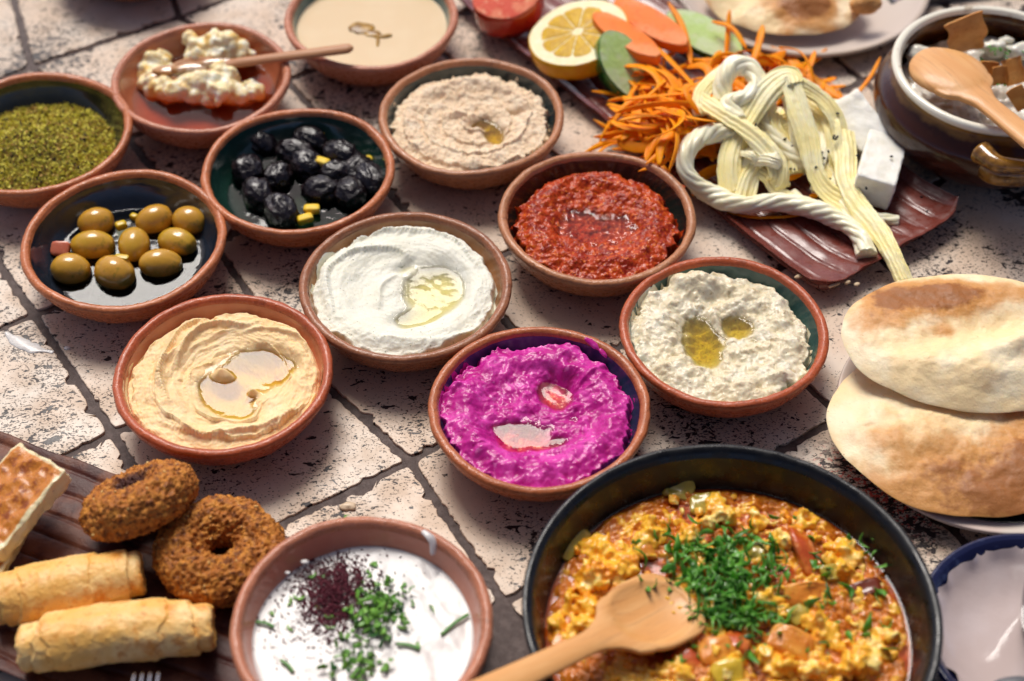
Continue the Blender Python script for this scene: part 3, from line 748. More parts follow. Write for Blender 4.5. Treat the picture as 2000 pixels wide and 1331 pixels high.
spoon('wooden_spoon', B, aim(A, B), 'small wooden spoon resting in the clotted cream, flat handle over the rim', (3.2, 2.3), float(np.linalg.norm(A-B))-1.6, (.75, .85), .3, .38, WOOD2)
def honeycoat():
    parts = []
    for px, py, z, rx, ry in [(330, 137, 2.45, 1.1, .5), (372, 132, 2.7, 1.3, .45), (420, 122, 2.85, 1.2, .35), (300, 150, 2.15, .6, .4)]:
        parts.append(blob(P(px, py, z), (rx, ry, .22), 3, .2, 1, px, rotm(0, 0, .12)))
    V, F, _ = merge(parts); c = P(370, 135, 2.4)
    o = mesh('honey_drizzle', V-c, F, pm('glossy_honey_film', (.50, .24, .08), .06, [('noise', .8, .45, .6, (.72, .55, .42))], coat=1, coatr=.03), None, c)
    tag(o, 'glossy honey film poured over the spoon and clotted cream', 'honey')
honeycoat()

# ------------------------------------------------------------------ thyme mix heap
def zaatar():
    c = BOWLS['zaatar']; n = 170; t = np.linspace(0, 2*np.pi, 240, endpoint=False); rho = np.linspace(.003, 1, n)
    x = rho[:, None]*5.0*np.cos(t); y = rho[:, None]*5.0*np.sin(t)
    def H(x, y):
        r = np.hypot(x+.3, y+.2); return 1.15+1.75*np.exp(-(r/3.2)**2)+.16*fbm(x*.7, y*.7, 3, 3)+.05*lumps(x, y, 5, 41)+.03*fbm(x*8, y*8, 0, 2)
    z = H(x, y)
    ZM = pm('thyme_mix', (.46, .40, .05), .8, [('noise', 5, .4, .6, (.72, .62, .10)), ('noise', 9, .6, .68, (.09, .055, .02), .8), ('noise', 2, .5, .7, (.34, .31, .06), .6)], [('noise', 7, .08)])
    o = mesh('thyme_mix', np.stack([x, y, z], -1).reshape(-1, 3), gridfaces(n, 240, True), ZM, None, (c[0], c[1], 0))
    tag(o, 'heap of dry green thyme and sesame mix', 'spice mix')
    rs = np.random.RandomState(4); k = 9000
    a = rs.uniform(0, 6.28, k); rr = 4.9*np.sqrt(rs.uniform(0, 1, k)); gx, gy = rr*np.cos(a), rr*np.sin(a); gz = H(gx, gy)+rs.uniform(-.01, .12, k)
    T = np.array([[1, 1, 1], [-1, -1, 1], [-1, 1, -1], [1, -1, -1]], float)
    s = rs.uniform(.03, .10, k)[:, None, None]*rs.uniform(.4, 1.3, (k, 1, 3)); ang = rs.uniform(0, 6.28, k)
    v = T[None]*s; ca, sa = np.cos(ang)[:, None], np.sin(ang)[:, None]
    v = np.stack([v[..., 0]*ca-v[..., 1]*sa, v[..., 0]*sa+v[..., 1]*ca, v[..., 2]], -1)+np.stack([gx, gy, gz], -1)[:, None]
    f = np.array([[0, 1, 2], [0, 3, 1], [0, 2, 3], [1, 3, 2]])[None]+4*np.arange(k)[:, None, None]
    GM = pm('thyme_flakes', (.62, .56, .07), .7, [('attr:g', 0, .3, .9, (.85, .76, .16)), ('attr:g', 0, .76, .78, (.48, .30, .08)), ('attr:g', 0, .16, .15, (.07, .05, .02))])
    g = mesh('flakes', v.reshape(-1, 3), f.reshape(-1, 3), GM, o, smooth=False, attrs={'g': np.repeat(rs.uniform(0, 1, k), 4)})
    tag(g, kind='stuff')
    tag(mesh('herb_leaf', *blob((0, 0, 0), (.3, .16, .04), 2, .3, 2), pm('bright_leaf', (.03, .25, .04), .4), None, P(20, 311, 2.1)), 'tiny bright green leaf bit on the thyme mix', 'herb')
zaatar()

# ------------------------------------------------------------------ ceramic boards with grooves
BRD = pm('brown_ceramic', (.15, .032, .022), .3, [('noise', .6, .4, .7, (.20, .055, .042)), ('noise', 3, .62, .7, (.05, .014, .01), .6)], [('noise', 2, .03), ('noise', 9, .01)], coat=.35, coatr=.12, rvar=(1.5, .2, .42))
BRD2 = pm('brown_ceramic_worn', (.17, .058, .030), .45, [('noise', .35, .42, .6, (.06, .014, .010)), ('noise', 4, .62, .7, (.04, .012, .01), .7)], [('noise', 2, .03), ('noise', 9, .02)], spec=.35)
def board(corner, dirL, Lg, Wd, label, mat, z0=.55, lift=.6, ngroove=9, side=1, curl=1.0, seed=0, edgeup=.55):
    """corner: near corner; dirL: unit vector along the length away from it; width grows to the left of dirL * side"""
    dirL = np.array(dirL)/np.linalg.norm(dirL); dirW = np.array([-dirL[1], dirL[0]])*side
    nu, nv = 170, 120
    u = np.linspace(0, Lg, nu); v = np.linspace(0, Wd, nv); U, Vv = np.meshgrid(u, v, indexing='ij')
    wav = .25*fbm(U*.15+seed, Vv*.25, seed, 2)
    ph = (Vv+wav*1.2)/Wd*ngroove
    gr = np.abs((ph % 1)-.5)*2
    H = -.16*np.clip(1-gr/.20, 0, 1)+.02*np.cos(ph*6.283)+.05*fbm(U*.2, Vv*.6, seed+2, 2)
    de = np.minimum(Vv, Wd-Vv)
    fade = sstep(.2, .9, de)*sstep(0, 1.2, U)
    z = z0+H*fade+edgeup*np.exp(-de/.55)+lift*np.exp(-U/1.9)*curl+lift*np.exp(-(Lg-U)/1.9)*.6
    z += .06*fbm(U*.5+seed, Vv*.5, 1, 3)
    # rounded corners and hand-cut outline
    cut = .35*np.clip(1-U/1.6, 0, 1)**2*(np.clip(1-de/2.0, 0, 1)**2)*2.2
    bow = .25*fbm(Vv*.5, U*0+seed, 3, 2)
    X = U+cut+bow*np.exp(-U/2); sidew = .12*fbm(U*.35+seed, (Vv > Wd/2)*7.0, 5, 3)*np.exp(-de/1.5)
    Y = Vv+sidew
    edge_r = .14*np.exp(-de/.12)+.14*np.exp(-U/.12)+.14*np.exp(-(Lg-U)/.12)
    top = z-edge_r*.8; bot = np.maximum(top-.62-.1*np.exp(-U/2), .02+0*top); bot = np.minimum(bot, top-.25)
    c = np.array(corner[:2])
    def world(X, Y, Z): return np.stack([X*dirL[0]+Y*dirW[0], X*dirL[1]+Y*dirW[1], Z], -1).reshape(-1, 3)
    inset = lambda A, lo, hi, k: np.clip(A, lo+k, hi-k)
    V = np.vstack([world(X, Y, top), world(inset(X, 0, Lg, .35), inset(Y, 0, Wd, .35), bot)])
    N_ = nu*nv; F = [gridfaces(nu, nv), gridfaces(nu, nv, off=N_)[:, ::-1]]
    ring = list(range(nv))+[i*nv+nv-1 for i in range(1, nu)]+[(nu-1)*nv+j for j in range(nv-2, -1, -1)]+[i*nv for i in range(nu-2, 0, -1)]
    ring = np.array(ring); nx = np.roll(ring, -1); F.append(np.stack([ring, nx, nx+N_, ring+N_], -1))
    o = mesh('ceramic_board', V, F, mat, None, (c[0], c[1], 0))
    return tag(o, label, 'board')
CHIP = pm('chipped_clay', (.55, .40, .24), .7, [('noise', 4, .4, .7, (.66, .52, .34))])
bo1 = board((18.3, 2.4), (-21.5, 28.6), 38, 12.2, 'long grooved brown ceramic board under the string cheese and vegetables', BRD, side=-1, seed=3, z0=.75, lift=.75)
for px, py, sx in [(1628, 557, .7), (1655, 552, .3), (1674, 556, .35), (1560, 540, .5)]:
    p = P(px, py, 1.15)-np.array(bo1.location)/CM
    mesh('chip', *blob(p, (sx*.6, .14, .09), 2, .4, 3, px, rotm(0, 0, .5)), CHIP, bo1)
bo2 = board((-.6, -19.9), (-.917, .398), 34, 12.8, 'long grooved dark brown board holding the fried pieces', BRD2, side=1, seed=9, z0=.7, lift=.25, edgeup=.25, curl=.8)

# ------------------------------------------------------------------ yoghurt bowl on the board
yl = P(706, 1212, 4.75)
bowl(0, 0, 6.25, CL['pink'], GL['pink'], 'pinkish terracotta bowl of white yoghurt in the foreground', 51, zb=.95, hs=1.25, loc=yl)
BOWLS['yog'] = np.array([yl[0], yl[1], 3.6])
YOG = pm('yoghurt', (.66, .63, .60), .3, [('noise', .5, .4, .7, (.63, .59, .56))], [('noise', .8, .07)], sss=.4, sssr=(1, .9, .8), coat=.15)
def yogurt():
    c = yl; zl = .95+1.95*1.25; r = bowl_r(1.95)*6.25/6+.04
    rho = np.linspace(.004, 1, 90); t = np.linspace(0, 2*np.pi, 200, endpoint=False)
    x = rho[:, None]*r*np.cos(t); y = rho[:, None]*r*np.sin(t)
    z = zl+.05*fbm(x*.5, y*.5, 3, 3)+.05*np.exp(-(1-rho[:, None])*r/.1)+.06*fbm(x*.9+y*.4, y*.3, 2, 2)*sstep(0, 2.5, x)
    o = mesh('yoghurt', np.stack([x, y, z], -1).reshape(-1, 3), gridfaces(90, 200, True), YOG, None, (c[0], c[1], 0))
    tag(o, 'smooth white yoghurt topped with sumac and chives', 'yoghurt')
    SUM = pm('sumac', (.075, .006, .016), .6, [('attr:g', 0, .3, .9, (.13, .015, .03))])
    rs = np.random.RandomState(8); k = 2300; parts = []
    def put(n, px, py, sx, sy, s0, s1, pile=0):
        q = P(px, py, zl)
        for i in range(n):
            dx, dy = rs.normal(0, sx), rs.normal(0, sy)
            xx, yy = q[0]-c[0]+dx, q[1]-c[1]+dy
            if math.hypot(xx, yy) > r-.05: continue
            s = rs.uniform(s0, s1); hgt = pile*math.exp(-(dx/sx)**2-(dy/sy)**2)*rs.uniform(0, 1)
            parts.append(((xx, yy, zl+.05+hgt), s))
    put(2600, 655, 1165, .85, 1.1, .03, .075, .35); put(500, 640, 1180, 1.9, 1.9, .02, .05); put(120, 540, 1080, .8, 1.0, .02, .05); put(260, 600, 1110, .9, .7, .03, .06, .1); put(60, 560, 1230, 1, 1, .03, .06)
    V0, F0 = ico(1)
    V = np.concatenate([V0*s*rs.uniform(.6, 1.3, 3)+np.array(p) for p, s in parts]); F = (F0[None]+len(V0)*np.arange(len(parts))[:, None, None]).reshape(-1, 3)
    s = mesh('sumac', V, F, SUM, o, attrs={'g': np.repeat(rs.uniform(0, 1, len(parts)), len(V0))}); tag(s, kind='stuff')
yogurt()
def herbbits(name, n, centre_fn, label, mat, size=(.2, .6), curl=.5, seed=0, parent=None, w=(.12, .28)):
    rs = np.random.RandomState(seed); parts = []
    for i in range(n):
        c, tilt = centre_fn(rs)
        Lh = rs.uniform(*size); wd = rs.uniform(*w); m_ = 6
        s = np.linspace(-1, 1, m_); wprof = wd/2*np.sqrt(np.clip(1-s*s, .05, 1))*(1+.3*rs.normal(size=m_))
        zc = curl*Lh*.3*(rs.uniform(-1, 1))*s*s; yb = rs.uniform(-.3, .3)*Lh*s*s
        a = np.stack([s*Lh/2, yb-wprof, zc], -1); b = np.stack([s*Lh/2, yb, zc-.03-.06*rs.uniform(-1, 1)], -1); d = np.stack([s*Lh/2, yb+wprof, zc], -1)
        V = np.concatenate([a, b, d]); V2 = V+[0, 0, -.018]
        Rm = rotm(rs.normal(0, tilt), rs.normal(0, tilt), rs.uniform(0, 6.28))
        V = np.concatenate([V, V2])@Rm.T+c
        F = gridfaces(3, m_); ring = np.array(list(range(m_))+[2*m_-1, 3*m_-1]+list(range(3*m_-2, 2*m_-1, -1))+[m_])
        F = np.concatenate([F, F[:, ::-1]+3*m_, np.stack([ring, ring+3*m_, np.roll(ring, -1)+3*m_, np.roll(ring, -1)], -1)])
        parts.append((V, F, {'g': rs.uniform()}))
    V, F, A_ = merge(parts); o_ = V.mean(0)
    o = mesh(name, V-o_, F, mat, None, o_, attrs=A_)
    return o
GRN = pm('chopped_parsley', (.06, .22, .02), .4, [('attr:g', 0, .0, 1, (.13, .36, .04)), ('attr:g', 0, .8, 1, (.02, .09, .015))], coat=.2, sss=.15, sssr=(.3, 1, .2))
GRN2 = pm('chopped_chives', (.10, .28, .03), .4, [('attr:g', 0, .0, 1, (.20, .42, .06)), ('attr:g', 0, .7, .9, (.02, .10, .015))], coat=.2)
def yc(rs):
    u = rs.uniform()
    if u < .62: q = P(738+rs.normal(0, 30), 1195+rs.normal(0, 30), 3.5); h = rs.uniform(0, .5)
    elif u < .85: q = P(700+rs.normal(0, 30), 1295+rs.normal(0, 30), 3.5); h = rs.uniform(0, .35)
    else: q = P(690+rs.normal(0, 90), 1180+rs.normal(0, 70), 3.5); h = 0
    return q+[0, 0, h], .5 if h else .1
o = herbbits('chopped_herbs', 230, yc, '', GRN2, (.2, .65), seed=3)
tag(o, 'heap of chopped green herbs on the white yoghurt', 'herbs', kind='stuff')
for (a, b, lab) in [((862, 1240), (915, 1200), 'long dark chive piece on the right of the yoghurt'), ((500, 1215), (535, 1225), 'chive bit at the left edge of the yoghurt'), ((548, 1290), (572, 1312), 'chive bit on the lower left of the yoghurt'), ((775, 1258), (820, 1268), 'thin curved chive right of the herb heap')]:
    A, B = P(*a, 3.52), P(*b, 3.52); mid = (A+B)/2
    V, F = sweep(np.array([A, mid+[0, .08, .03], B])-mid, 12, lambda s, l, p: (.09*np.cos(p), .05*np.sin(p)), 8)
    tag(mesh('chive', V, F, GRN, None, mid), lab, 'chive')
def drips():
    W_ = YOG
    A = P(838, 1048, 4.95); B = P(845, 1085, 4.3)
    V, F = sweep(np.array([P(826, 1038, 4.95), A, P(846, 1062, 4.7), B])-A, 16, lambda s, l, p: ((.13+.08*math.sin(s*3))*np.cos(p)*(1 if s < .97 else .5), .08*np.sin(p)), 10)
    tag(mesh('yoghurt_drip', V, F, W_, None, A), 'white yoghurt drip running down inside the pink bowl rim', 'drip')
    for px, py, r_, lab in [(595, 1098, .13, 'upper pale spot splashed inside the pink bowl'), (562, 1119, .10, 'lower pale spot splashed inside the pink bowl')]:
        tag(mesh('yoghurt_splash', *blob((0, 0, 0), (r_*1.5, r_, r_*.6), 2, .2, 3, px), W_, None, P(px, py, 4.1)), lab, 'splash')
    # smear on the tile
    pts = [(12, 650), (25, 662), (48, 674), (70, 682), (105, 689)]
    c = P(50, 672, .03)
    V, F = sweep(np.array([P(x, y, .03) for x, y in pts])-c, 60, lambda s, l, p: (((.12+.30*math.sin(math.pi*min(1, s*1.15))**1)*(1+.3*fbm(np.array([l*1.5]), 0., 0.)[0]))*np.cos(p), .07*np.clip(np.sin(p), -.2, 1)*(1+.25*np.cos(p*2+l*2))), 20)
    tag(mesh('yoghurt_smear', V, F, W_, None, c), 'white yoghurt smear on the tile at the left edge', 'smear')
    tag(mesh('water_drop', *blob((0, 0, 0), (.22, .16, .07), 2, .2, 3, 3), W_, None, P(132, 680, .03)), 'tiny pale drop right of the white smear', 'drop')
    tag(mesh('crumb', *blob((0, 0, 0), (.42, .26, .14), 3, .4, 3, 9), pm('crumb', (.66, .5, .34), .4), None, P(680, 990, .1)), 'pale crumb on the tile behind the yoghurt bowl', 'crumb')
drips()
for px, py, z, sz, mat_, rz, lab in [(1158, 672, 3.1, (.55, .22, .10), 'beet', -.5, 'magenta smear on the back rim of the beetroot bowl'), (1178, 690, 2.9, (.35, .14, .08), 'beet', -.7, 'small magenta smear just right of the larger one on the rim'),
        (1335, 365, 2.9, (.16, .12, .07), 'red', 0, 'red paste fleck on the right rim of its bowl'), (978, 620, 2.75, (.30, .13, .08), 'labneh', .9, 'white dab on the outer right rim of the white dip bowl'), (245, 800, 2.9, (.2, .12, .06), 'hummus', .6, 'hummus dab on the left rim of the hummus bowl')]:
    tag(mesh('food_smear', *blob((0, 0, 0), sz, 3, .35, 3, px, rotm(0, .5, rz)), DM[mat_], None, P(px, py, z)), lab, 'smear')

# ------------------------------------------------------------------ pan of eggs with tomato
PANM = pm('black_enamel', (.006, .006, .007), .25, [('noise', 2.5, .70, .76, (.05, .045, .04), .5)], [('noise', 1.5, .03), ('noise', 7, .008)], coat=.15, coatr=.15, spec=.4, rvar=(1, .2, .5))
pan_c = np.array([10.42, -22.3, 0]); PR = 9.95
def pan():
    o = empty('black_pan', (pan_c[0], pan_c[1], 0)); tag(o, 'wide black pan holding the scrambled eggs with tomato', 'pan')
    prof = [(0, .1), (7.2, .05), (8.0, .2), (8.75, 1.2), (9.2, 2.6), (9.55, 4.2), (9.80, 4.75), (9.95, 4.98), (9.90, 5.12), (9.72, 5.15), (9.5, 5.02), (9.32, 4.7)]
    V, F = revolve(smoothprof(prof, 5), 180); V += (.02*fbm(V[:, 0]*.5, V[:, 1]*.5, V[:, 2], 3))[:, None]
    mesh('body', V, F, PANM, o)
    prof = [(9.32, 4.7), (9.05, 3.6), (8.7, 2.4), (8.2, 1.2), (7.4, .6), (.02, .5)]
    V, F = revolve(smoothprof(prof, 5), 180); mesh('lining', V, F, PANM, o)
pan()
EGGZ = 3.0
def eggs():
    c = pan_c; n = 260; nt_ = 560; t = np.linspace(0, 2*np.pi, nt_, endpoint=False); rho = np.sqrt(np.linspace(.0001, 1, n))
    x = rho[:, None]*8.88*np.cos(t); y = rho[:, None]*8.88*np.sin(t)
    r = np.hypot(x, y)
    h = EGGZ-.25+.25*fbm(x*.35, y*.35, 7, 3)+.30*lumps(x, y, 1.3, 51)*sstep(.35, -.1, fbm(x*.4, y*.4, 3, 2))+.17*lumps(x, y, 2.8, 55)+.10*lumps(x, y, 5.5, 59)+.04*fbm(x*3, y*3, 0, 3)
    h = h*(1-sstep(8.3, 9.0, r))+(EGGZ-.28)*sstep(8.3, 9.0, r)
    egg = sstep(-.12, .30, fbm(x*.5+3, y*.5, 11, 4, .6)+.9*(h-EGGZ-.03)-.30*sstep(7.2, 8.6, r))
    EM = pm('scrambled_eggs', (.56, .17, .012), .16,
            [('attr:egg', 1.4, .30, .85, (.84, .42, .025), 1, .5), ('attr:egg', 2.6, .85, 1.2, (.92, .66, .18), .9, .6), ('noise', 1.1, .58, .70, (.58, .13, .01), .75), ('noise', 4, .66, .72, (.20, .035, .008), .7)],
            [('noise', 4, .05), ('noise', 11, .02)], sss=.2, sssr=(1, .5, .1), coat=.5, coatr=.08)
    o = mesh('scrambled_eggs', np.stack([x, y, h], -1).reshape(-1, 3), gridfaces(n, nt_, True), EM, None, (c[0], c[1], 0), attrs={'egg': egg.ravel()})
    tag(o, 'scrambled eggs in orange tomato sauce filling the black pan', 'scrambled eggs')
    # sauce lies between the curds
    rr = np.linspace(.01, 8.93, 90); xs = rr[:, None]*np.cos(t[::2]); ys = rr[:, None]*np.sin(t[::2])
    hz = EGGZ-.12+.02*fbm(xs*.7, ys*.7, 0, 2)+.05*np.exp(-(8.93-rr[:, None])/.1)
    mesh('tomato_sauce', np.stack([xs, ys, hz], -1).reshape(-1, 3), gridfaces(90, len(t[::2]), True), fluid('tomato_oil', (.80, .30, .02), .06), o, attrs={'fac': np.full(xs.size, .55)})
    # curds
    CU = pm('egg_curd', (.92, .50, .045), .25, [('noise', .5, .50, .58, (.94, .70, .22)), ('noise', .9, .54, .62, (.84, .32, .02)), ('noise', 1.5, .5, .7, (.84, .36, .02), .7), ('noise', 2.5, .66, .72, (.94, .84, .55), .6)], [('noise', 5, .04)], sss=.35, sssr=(1, .6, .2), coat=.3)
    rs = np.random.RandomState(21); parts = []
    spots = [(1190, 1090, 1.6), (1235, 1085, 1.5), (1170, 1130, 1.3), (1215, 1120, 1.3), (1150, 1200, 1.2), (1120, 1240, 1.2), (1660, 1110, 1.2), (1640, 1080, 1.2), (1590, 1220, 1.3), (1620, 1250, 1.3), (1530, 1300, 1.3), (1500, 1180, 1.1), (1700, 1290, 1.2), (1350, 1060, 1.2), (1550, 1060, 1.0), (1480, 1020, .9), (1540, 960, 1.0), (1580, 1010, 1), (1270, 1040, 1.0), (1400, 1010, 1.1), (1130, 1180, 1.0), (1420, 1310, 1.1), (1330, 1310, .9), (1730, 1240, 1.0), (1620, 1300, 1.3)]
    for px, py, sc in spots:
        q = P(px, py, EGGZ+.1)-np.array([c[0], c[1], 0])
        for k in range(13):
            d = rs.normal(0, .36, 3)*sc*[1, 1, .35]
            if math.hypot(*(q+d)[:2]) > 8.5: continue
            v, f = blob(q+d, rs.uniform(.12, .42)*sc*rs.uniform(.55, 1.4, 3), 3, .6, 3.6, rs.uniform()*60)
            parts.append((v, f, {'g': rs.uniform()}))
    for k in range(300):
        a, rd = rs.uniform(0, 6.28), 8.3*math.sqrt(rs.uniform()); q = np.array([rd*math.cos(a), rd*math.sin(a), EGGZ+rs.uniform(-.15, .12)])
        v, f = blob(q, rs.uniform(.06, .26)*rs.uniform(.5, 1.5, 3), 2, .6, 5, rs.uniform()*60); parts.append((v, f, {'g': rs.uniform()}))
    V, F, A_ = merge(parts); cu = tag(mesh('egg_curds', V, F, CU, o), kind='stuff'); fuse(cu, .075)
    TOM = pm('cooked_tomato', (.50, .075, .012), .14, [('noise', .9, .4, .65, (.66, .20, .03)), ('noise', 3, .6, .7, (.38, .04, .01), .7)], [('noise', 2.5, .07), ('noise', 8, .02)], sss=.35, sssr=(1, .35, .1), coat=.6, coatr=.05)
    TOM2 = pm('orange_tomato', (.70, .24, .025), .14, [('noise', .9, .4, .65, (.78, .36, .05)), ('noise', 3, .6, .7, (.5, .10, .01), .7)], [('noise', 2.5, .07), ('noise', 8, .02)], sss=.35, sssr=(1, .35, .1), coat=.6, coatr=.05)
    PP = pm('green_pepper', (.40, .30, .035), .2, [('noise', 1, .4, .7, (.50, .36, .07))], sss=.3, coat=.4)
    def piece(name, px, py, size, rz, mat, tilt=(0, 0), z=.28, bend=.3):
        V, F = ico(4); s = np.sign(V)*np.abs(V)**.5; s /= np.abs(s).max(0); v = s*np.array(size)/2
        v[:, 2] -= bend*(v[:, 0]/size[0]*2)**2*.5; v += np.stack([.13*fbm(v[:, 0]*1.1+px, v[:, 1]*1.1+j*5, v[:, 2]*1.5, 4) for j in range(3)], -1)
        q = P(px, py, EGGZ+z-.10)-np.array([c[0], c[1], 0])
        mesh(name, v, F, mat, o, q, rot=(R(tilt[0]), R(tilt[1]), R(rz)))
    for a in [(1572, 1075, (3.0, 1.0, .45), 105, TOM, (15, -12), .5, .8), (1580, 1160, (2.6, 1.2, .45), 10, TOM2, (20, 5), .42), (1545, 1255, (2.3, 1.5, .6), -20, TOM2, (15, 10), .42), (1400, 1270, (1.9, 1.3, .6), 20, TOM2, (10, 0), .35),
              (1350, 1290, (1.8, 1.0, .4), -30, TOM, (0, 10), .2), (1440, 1255, (1.6, 1.2, .5), 60, TOM, (0, 10), .2), (1265, 1075, (1.2, .9, .4), 0, TOM2, (10, 0), .15), (1690, 1150, (2.0, .9, .4), 20, pm('dark_tomato', (.16, .03, .012), .15, coat=.5), (10, 0), .2),
              (1215, 1230, (1.6, 1.1, .5), 30, TOM, (0, 0), .05), (1100, 1260, (1.3, 1.0, .5), 80, TOM2, (0, 0), .2), (1520, 1120, (1.8, 1.0, .4), -10, TOM, (10, 0), .1)]:
        piece('tomato_piece', *a)
    for a in [(1322, 955, (1.7, 1.2, .3), -15, PP, (18, 0), .15, .2), (1372, 985, (1.3, 1.1, .3), 5, PP, (10, 0), .15, .1), (1125, 1060, (2.2, .7, .3), 55, PP, (20, 0), .2, .2), (1420, 1315, (1.5, 1.3, .5), 10, pm('yellow_pepper_piece', (.72, .48, .04), .2, coat=.4, sss=.3), (20, 0), .5, .1),
              (1625, 1120, (1.2, .9, .3), 20, PP, (10, 0), .3, .1), (1480, 1075, (1.2, .8, .3), 80, PP, (0, 0), .1, .1), (1560, 1200, (1.2, 1.0, .3), 40, PP, (0, 0), .3, .1)]:
        piece('pepper_piece', *a)
eggs()
def pc(rs):
    u = rs.uniform()
    if u < .62: dx, dy = rs.normal(0, 55), rs.normal(0, 46); q = P(1425+dx, 1160+dy, EGGZ+.35); h = .55*math.exp(-(dx/60)**2-(dy/50)**2)*rs.uniform(0, 1)
    elif u < .82: q = P(1410+rs.normal(0, 70), 1085+rs.normal(0, 28), EGGZ+.35); h = rs.uniform(0, .15)
    else: q = P(rs.uniform(1300, 1740), rs.uniform(1010, 1300), EGGZ+.35); h = 0
    if abs(q[0]-SPN[0]) < 2.6 and q[0] < SPN[0]+1.9 and abs(q[1]-SPN[1]) < 1.9: q = q+[3.0, .6, 0]
    return q+[0, 0, h], .8
SPN = P(1270, 1200, 3.8)
o = herbbits('chopped_parsley', 400, pc, '', GRN, (.35, 1.45), 2.2, 6, w=(.08, .42))
tag(o, 'heap of chopped green parsley on the scrambled eggs', 'herbs', kind='stuff')
A = P(1272, 1200, 3.7); B = P(975, 1340, 6.0)
spoon('wooden_spoon', A, aim(B, A), 'wooden spoon dipped in the egg pan, handle leaving over the rim at the bottom', (5.0, 4.4), 15.4, (1.1, 1.8), .5, .42, WOOD, tipflat=2.6)
A = P(1300, 1195, 3.32)
if 0: tag(mesh('sauce_film', *blob((0, 0, 0), (1.5, 1.0, .10), 4, .25, 1, 4, rotm(0, .2, .5)), fluid('sauce_film', (.75, .30, .04)), None, A, attrs={'fac': np.full(len(ico(4)[0]), .7)}), 'thin orange sauce pooled in the pan spoon', 'sauce')

# ------------------------------------------------------------------ flat breads
def bread_mat(name, base=(.80, .62, .36), pale=(.84, .72, .50), brown=(.52, .235, .065), dark=(.26, .09, .02)):
    return pm(name, base, .55, [('noise', .35, .4, .65, pale), ('attr:toast', .9, .22, .75, brown, .85, .8), ('attr:toast', 5, .55, .95, brown, .6, 1.1), ('attr:toast', 2.2, .85, 1.3, dark, .9, .8), ('noise', 7, .68, .72, (.45, .22, .07), .6)],
              [('noise', 2, .04), ('noise', 8, .012), ('noise', 22, .004)], sss=.2, sssr=(1, .6, .3), coat=.06, coatr=.3)
BR = bread_mat('flat_bread', (.93, .70, .38), (.95, .80, .54), (.62, .27, .06), (.30, .10, .02))
def pita(c, a, b, T, rz, label, toast, warp, seed, tilt=(0, 0), bubbles=(), name='flat_bread', edge_t=.35):
    n, m_ = 120, 300; t = np.linspace(0, 2*np.pi, m_, endpoint=False); rho = np.sin(np.linspace(.005, np.pi/2, n))
    Rr = 1+.035*fbm(np.cos(t)*1.3+seed, np.sin(t)*1.3, seed, 3)
    x = rho[:, None]*a*Rr*np.cos(t); y = rho[:, None]*b*Rr*np.sin(t)
    th = T*np.clip(1-rho[:, None]**2.6, 0, 1)**.75*np.ones_like(x)
    mid = warp(x, y)
    lump = .14*fbm(x*.45+seed, y*.45, 1, 3)+.055*fbm(x*1.3, y*1.3, seed, 4)
    for bx, by, rx, ry, h in bubbles: lump = lump+h*gauss(x, y, (bx, by), rx, ry)
    fade = (1-rho[:, None]**8)
    top = mid+th*.55+lump*fade; bot = mid-th*.45
    V = np.concatenate([np.stack([x, y, top], -1).reshape(-1, 3), np.stack([x, y, bot], -1).reshape(-1, 3)])
    N_ = n*m_; F = [gridfaces(n, m_, True), gridfaces(n, m_, True, N_)[:, ::-1]]
    j = np.arange(m_); e = (n-1)*m_
    F.append(np.stack([e+j, e+N_+j, e+N_+(j+1) % m_, e+(j+1) % m_], -1))
    to = np.zeros_like(x)+edge_t*sstep(.82, 1.0, rho[:, None])*(.5+.8*fbm(np.cos(t)*2, np.sin(t)*2, seed, 2))
    for bx, by, rx, ry, h in toast: to = to+1.35*h*gauss(x, y, (bx, by), rx*1.1, ry*1.1)
    to = to+.10*lump/.1
    o = mesh(name, V, F, BR, None, c, attrs={'toast': np.concatenate([to.ravel(), to.ravel()+.2])}, rot=(R(tilt[0]), R(tilt[1]), R(rz)))
    return tag(o, label, 'bread')
PLM = pm('cream_glaze_plate', (.66, .52, .45), .18, [('noise', .4, .4, .7, (.66, .58, .50)), ('noise', 5, .7, .75, (.2, .13, .1), .5)], coat=.4)
DRIM = pm('dark_blue_rim', (.02, .022, .035), .15, coat=.5)
def plate(name, c, r, h, label, m1, m2=None, rim_t=.35):
    o = empty(name, c); tag(o, label, 'plate')
    prof = [(0, .05), (r*.55, .0), (r*.62, .12), (r*.85, h*.45), (r-.1, h-.15), (r, h), (r-.12, h+.12), (r-rim_t, h+.03)]
    V, F = revolve(smoothprof(prof, 5), 140); mesh('body', V, F, m1, o)
    prof = [(r-rim_t, h+.03), (r*.85, h*.62), (r*.65, .42), (r*.5, .3), (.02, .28)]
    V, F = revolve(smoothprof(prof, 5), 140); mesh('inner_glaze', V, F, m2 or m1, o)
    return o
plate('bread_plate', (26.2, -7.1, 0), 8.25, 1.3, 'pale plate with dark inside under the two flat breads at the right', PLM, DRIM, .75)
def w_low(x, y): return .3*sstep(0, 7, np.hypot(x, y))*0+.25*fbm(x*.2, y*.2, 4, 2)-.35*sstep(3, 7.5, -y)*0
q = P(1898, 838, 1.9)
pita((q[0]-.05, q[1]+.25, 1.85), 7.7, 6.25, 1.35, 0, 'lower flat bread, browned at its lower edge, mostly under the upper one', [(-5, -1, 1.8, 1.4, .2), (-1.5, -3.2, 2.5, 1.1, .35), (2.5, -4.8, 3.5, 1.6, .75), (2.6, -1.5, 1.6, 2.2, .55), (6, -2, 2, 3, .5), (-4, -4, 2.5, 1.5, .35), (0, -5.5, 6, 1.2, .45), (0, -2.5, 5, 2.5, .18)], w_low, 3, (0, 0), [(-3, -1, 3, 2, .25), (3, -3, 3, 2, .3)])
